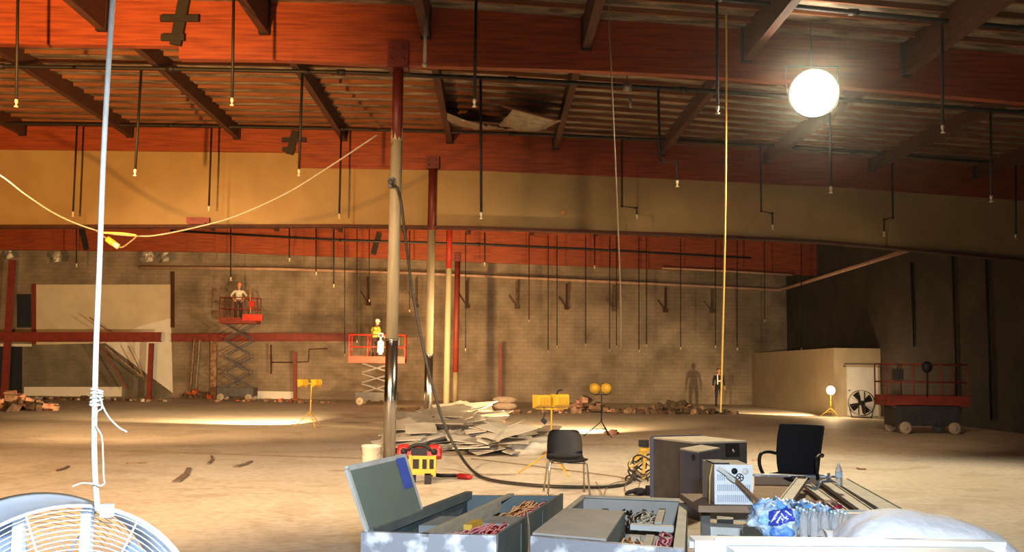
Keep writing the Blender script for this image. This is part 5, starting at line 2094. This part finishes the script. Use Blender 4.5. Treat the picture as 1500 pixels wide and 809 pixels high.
m.grid(st(.045), 12, 12)
m.grid(st(-.045), 12, 12)
m.build('seat', BLACKF, root)
for sx in (-1, 1):
    m = MB()
    m.tube(smooth_path([V((sx * .20, -.02, .42)), V((sx * .30, -.04, .43)), V((sx * .33, -.12, .55)), V((sx * .33, -.12, .66)), V((sx * .325, -.04, .70)), V((sx * .31, .10, .70)), V((sx * .27, .20, .68))], 5), .02, 8)
    m.build('arm', BLACKP, root)
m = MB()
m.tube([(0, 0, .12), (0, 0, .41)], .03, 10)
m.box((0, .02, .40), (.2, .26, .03))
m.bar((0, .14, .40), (0, .25, .52), .06, .02)
m.build('gas_post', BLACKIRON, root)
for k in range(5):
    a_ = 2 * PI * k / 5
    m = MB()
    m.bar((0, 0, .12), (.30 * math.cos(a_), .30 * math.sin(a_), .085), .05, .03)
    m.build('base_spoke', BLACKP, root)
    m = MB()
    m.lathe([(.028, -.022), (.028, .022)], (.30 * math.cos(a_), .30 * math.sin(a_), .029), Matrix.Rotation(a_, 3, 'Z') @ Matrix.Rotation(PI / 2, 3, 'X'), 12)
    m.tube([(.30 * math.cos(a_), .30 * math.sin(a_), .05), (.30 * math.cos(a_), .30 * math.sin(a_), .09)], .01, 6)
    m.build('caster', BLACKP, root)

# ================================================================ CAMERA AND LIGHT
cam = bpy.data.cameras.new('camera')
cam.sensor_width = 36.0
cam.lens = F / 1500 * 36
cam.clip_start, cam.clip_end = .05, 300
co = bpy.data.objects.new('camera', cam)
COL.objects.link(co)
co.matrix_world = Matrix(((_r.x, _u.x, -_f.x, EYE.x), (_r.y, _u.y, -_f.y, EYE.y), (_r.z, _u.z, -_f.z, EYE.z), (0, 0, 0, 1)))
SC.camera = co


def lamp(kind, name, loc, power, col, target=None, size=.2, angle=None, blend=.5):
    l = bpy.data.lights.new(name, kind)
    l.energy = power
    l.color = col
    if kind == 'AREA':
        l.shape = 'DISK' if size < 1 else 'SQUARE'
        l.size = size
    else:
        l.shadow_soft_size = size
    if kind == 'SPOT':
        l.spot_size = angle
        l.spot_blend = blend
    o = bpy.data.objects.new(name, l)
    COL.objects.link(o)
    o.location = loc
    if target is not None:
        o.rotation_euler = (V(target) - V(loc)).to_track_quat('-Z', 'Y').to_euler()
    return o


WARM = (1.0, .58, .24)
WARM2 = (1.0, .68, .34)
HAZE = .0003
COOL = (.74, .86, 1.0)
# tungsten flood standing off to the left, throwing up at the beams
lamp('SPOT', 'flood_left', (-5.6, 5.0, 1.9), 26000, (1, .46, .12), (-10.5, 24, 7.6), .12, 1.15, 1.0)
# unseen spots added high up to brighten the floor
lamp('SPOT', 'floor_fill_left', (-8.5, 3.0, 6.2), 15000, (1, .64, .33), (-5.0, 15.5, 0), .3, 1.15, .8)
lamp('SPOT', 'floor_fill_mid', (-1.0, 5.0, 6.6), 4300, (1, .72, .46), (-.5, 17.5, 0), .3, 1.0, .8)
# the big flood lamp
q_ = G + FD_ * .32
lamp('SPOT', 'flood_lamp_bulb', tuple(q_), 3900, (1, .82, .54), tuple(q_ + V((-.22, -.5, -1)) * 5), .3, 2.6, .5)
# unseen cool area light added behind the camera for the foreground
lamp('AREA', 'rear_cool_fill', (1.0, -6.6, 2.2), 120, COOL, (1.0, 3, .3), 4.0)
lamp('SPOT', 'camera_flash', (.25, -.4, 2.3), 3000, COOL, (.3, 4.2, 0), .1, 1.5, .9)
# tripods
lamp('SPOT', 'tripod_left', tuple(LIGHTS[0][0]), 8500, WARM2, (-9.5, 32.5, .3), .1, 1.5, .6)
lamp('SPOT', 'tripod_round', tuple(LIGHTS[2][0]), 5600, WARM2, (-5.0, 50, 2.8), .1, 2.2, .7)
lamp('SPOT', 'tripod_near', tuple(LIGHTS[4][0]), 5200, WARM2, (-1.75, 37.6, 2.7), .1, .42, .8)
lamp('SPOT', 'tripod_round_floor', tuple(LIGHTS[3][0] + V((-.25, 0, 0))), 2600, WARM2, (-1.2, 28.0, 0), .1, .95, .7)
lamp('SPOT', 'far_floor_fill_left', (-9.5, 15.0, 6.9), 8500, (1, .62, .30), (-7.5, 28.5, 0), .25, 1.0, .8)  # added fill for the far left floor, no fixture
lamp('SPOT', 'far_floor_fill_right', (5.0, 14.5, 6.9), 3000, (1, .66, .36), (6.5, 27, 0), .25, 1.1, .8)  # added fill for the far right floor, no fixture
lamp('POINT', 'tripod_corner', (LIGHTS[6][0].x - .05, 36.85, LIGHTS[6][0].z), 130, WARM2, size=.12)
lamp('SPOT', 'tripod_corner_throw', (LIGHTS[6][0].x - .3, 37.0, LIGHTS[6][0].z), 3500, WARM2, (10.6, 41.2, 0), .12, 1.1, .6)
lamp('SPOT', 'flood_lamp_spill', tuple(q_ + V((0, -.15, .25))), 220, (1, .88, .66), tuple(q_ + V((-.1, -.62, 1)) * 5), .2, 2.2, .6)
# unseen spot added low down to brighten the last beam from below
lamp('SPOT', 'last_beam_fill', (-4.0, 39.0, .7), 5200, WARM, (-4, 46, 7.6), .15, 2.2, .8)
w_ = bpy.data.worlds.new('world')
w_.use_nodes = True
w_.node_tree.nodes['Background'].inputs['Color'].default_value = (.02, .02, .025, 1)
w_.node_tree.nodes['Background'].inputs['Strength'].default_value = .2
if HAZE:
    hz_ = w_.node_tree.nodes.new('ShaderNodeVolumeScatter')
    hz_.inputs['Density'].default_value = HAZE
    hz_.inputs['Anisotropy'].default_value = .965
    hz_.inputs['Color'].default_value = (1, .96, .9, 1)
    w_.node_tree.links.new(hz_.outputs['Volume'], w_.node_tree.nodes['World Output'].inputs['Volume'])
SC.world = w_
vs = SC.view_settings
vs.view_transform = 'Standard'
vs.look = 'None'
vs.gamma = 1
vs.exposure = 0.0
vs.use_curve_mapping = False
SC.cycles.use_denoising = True
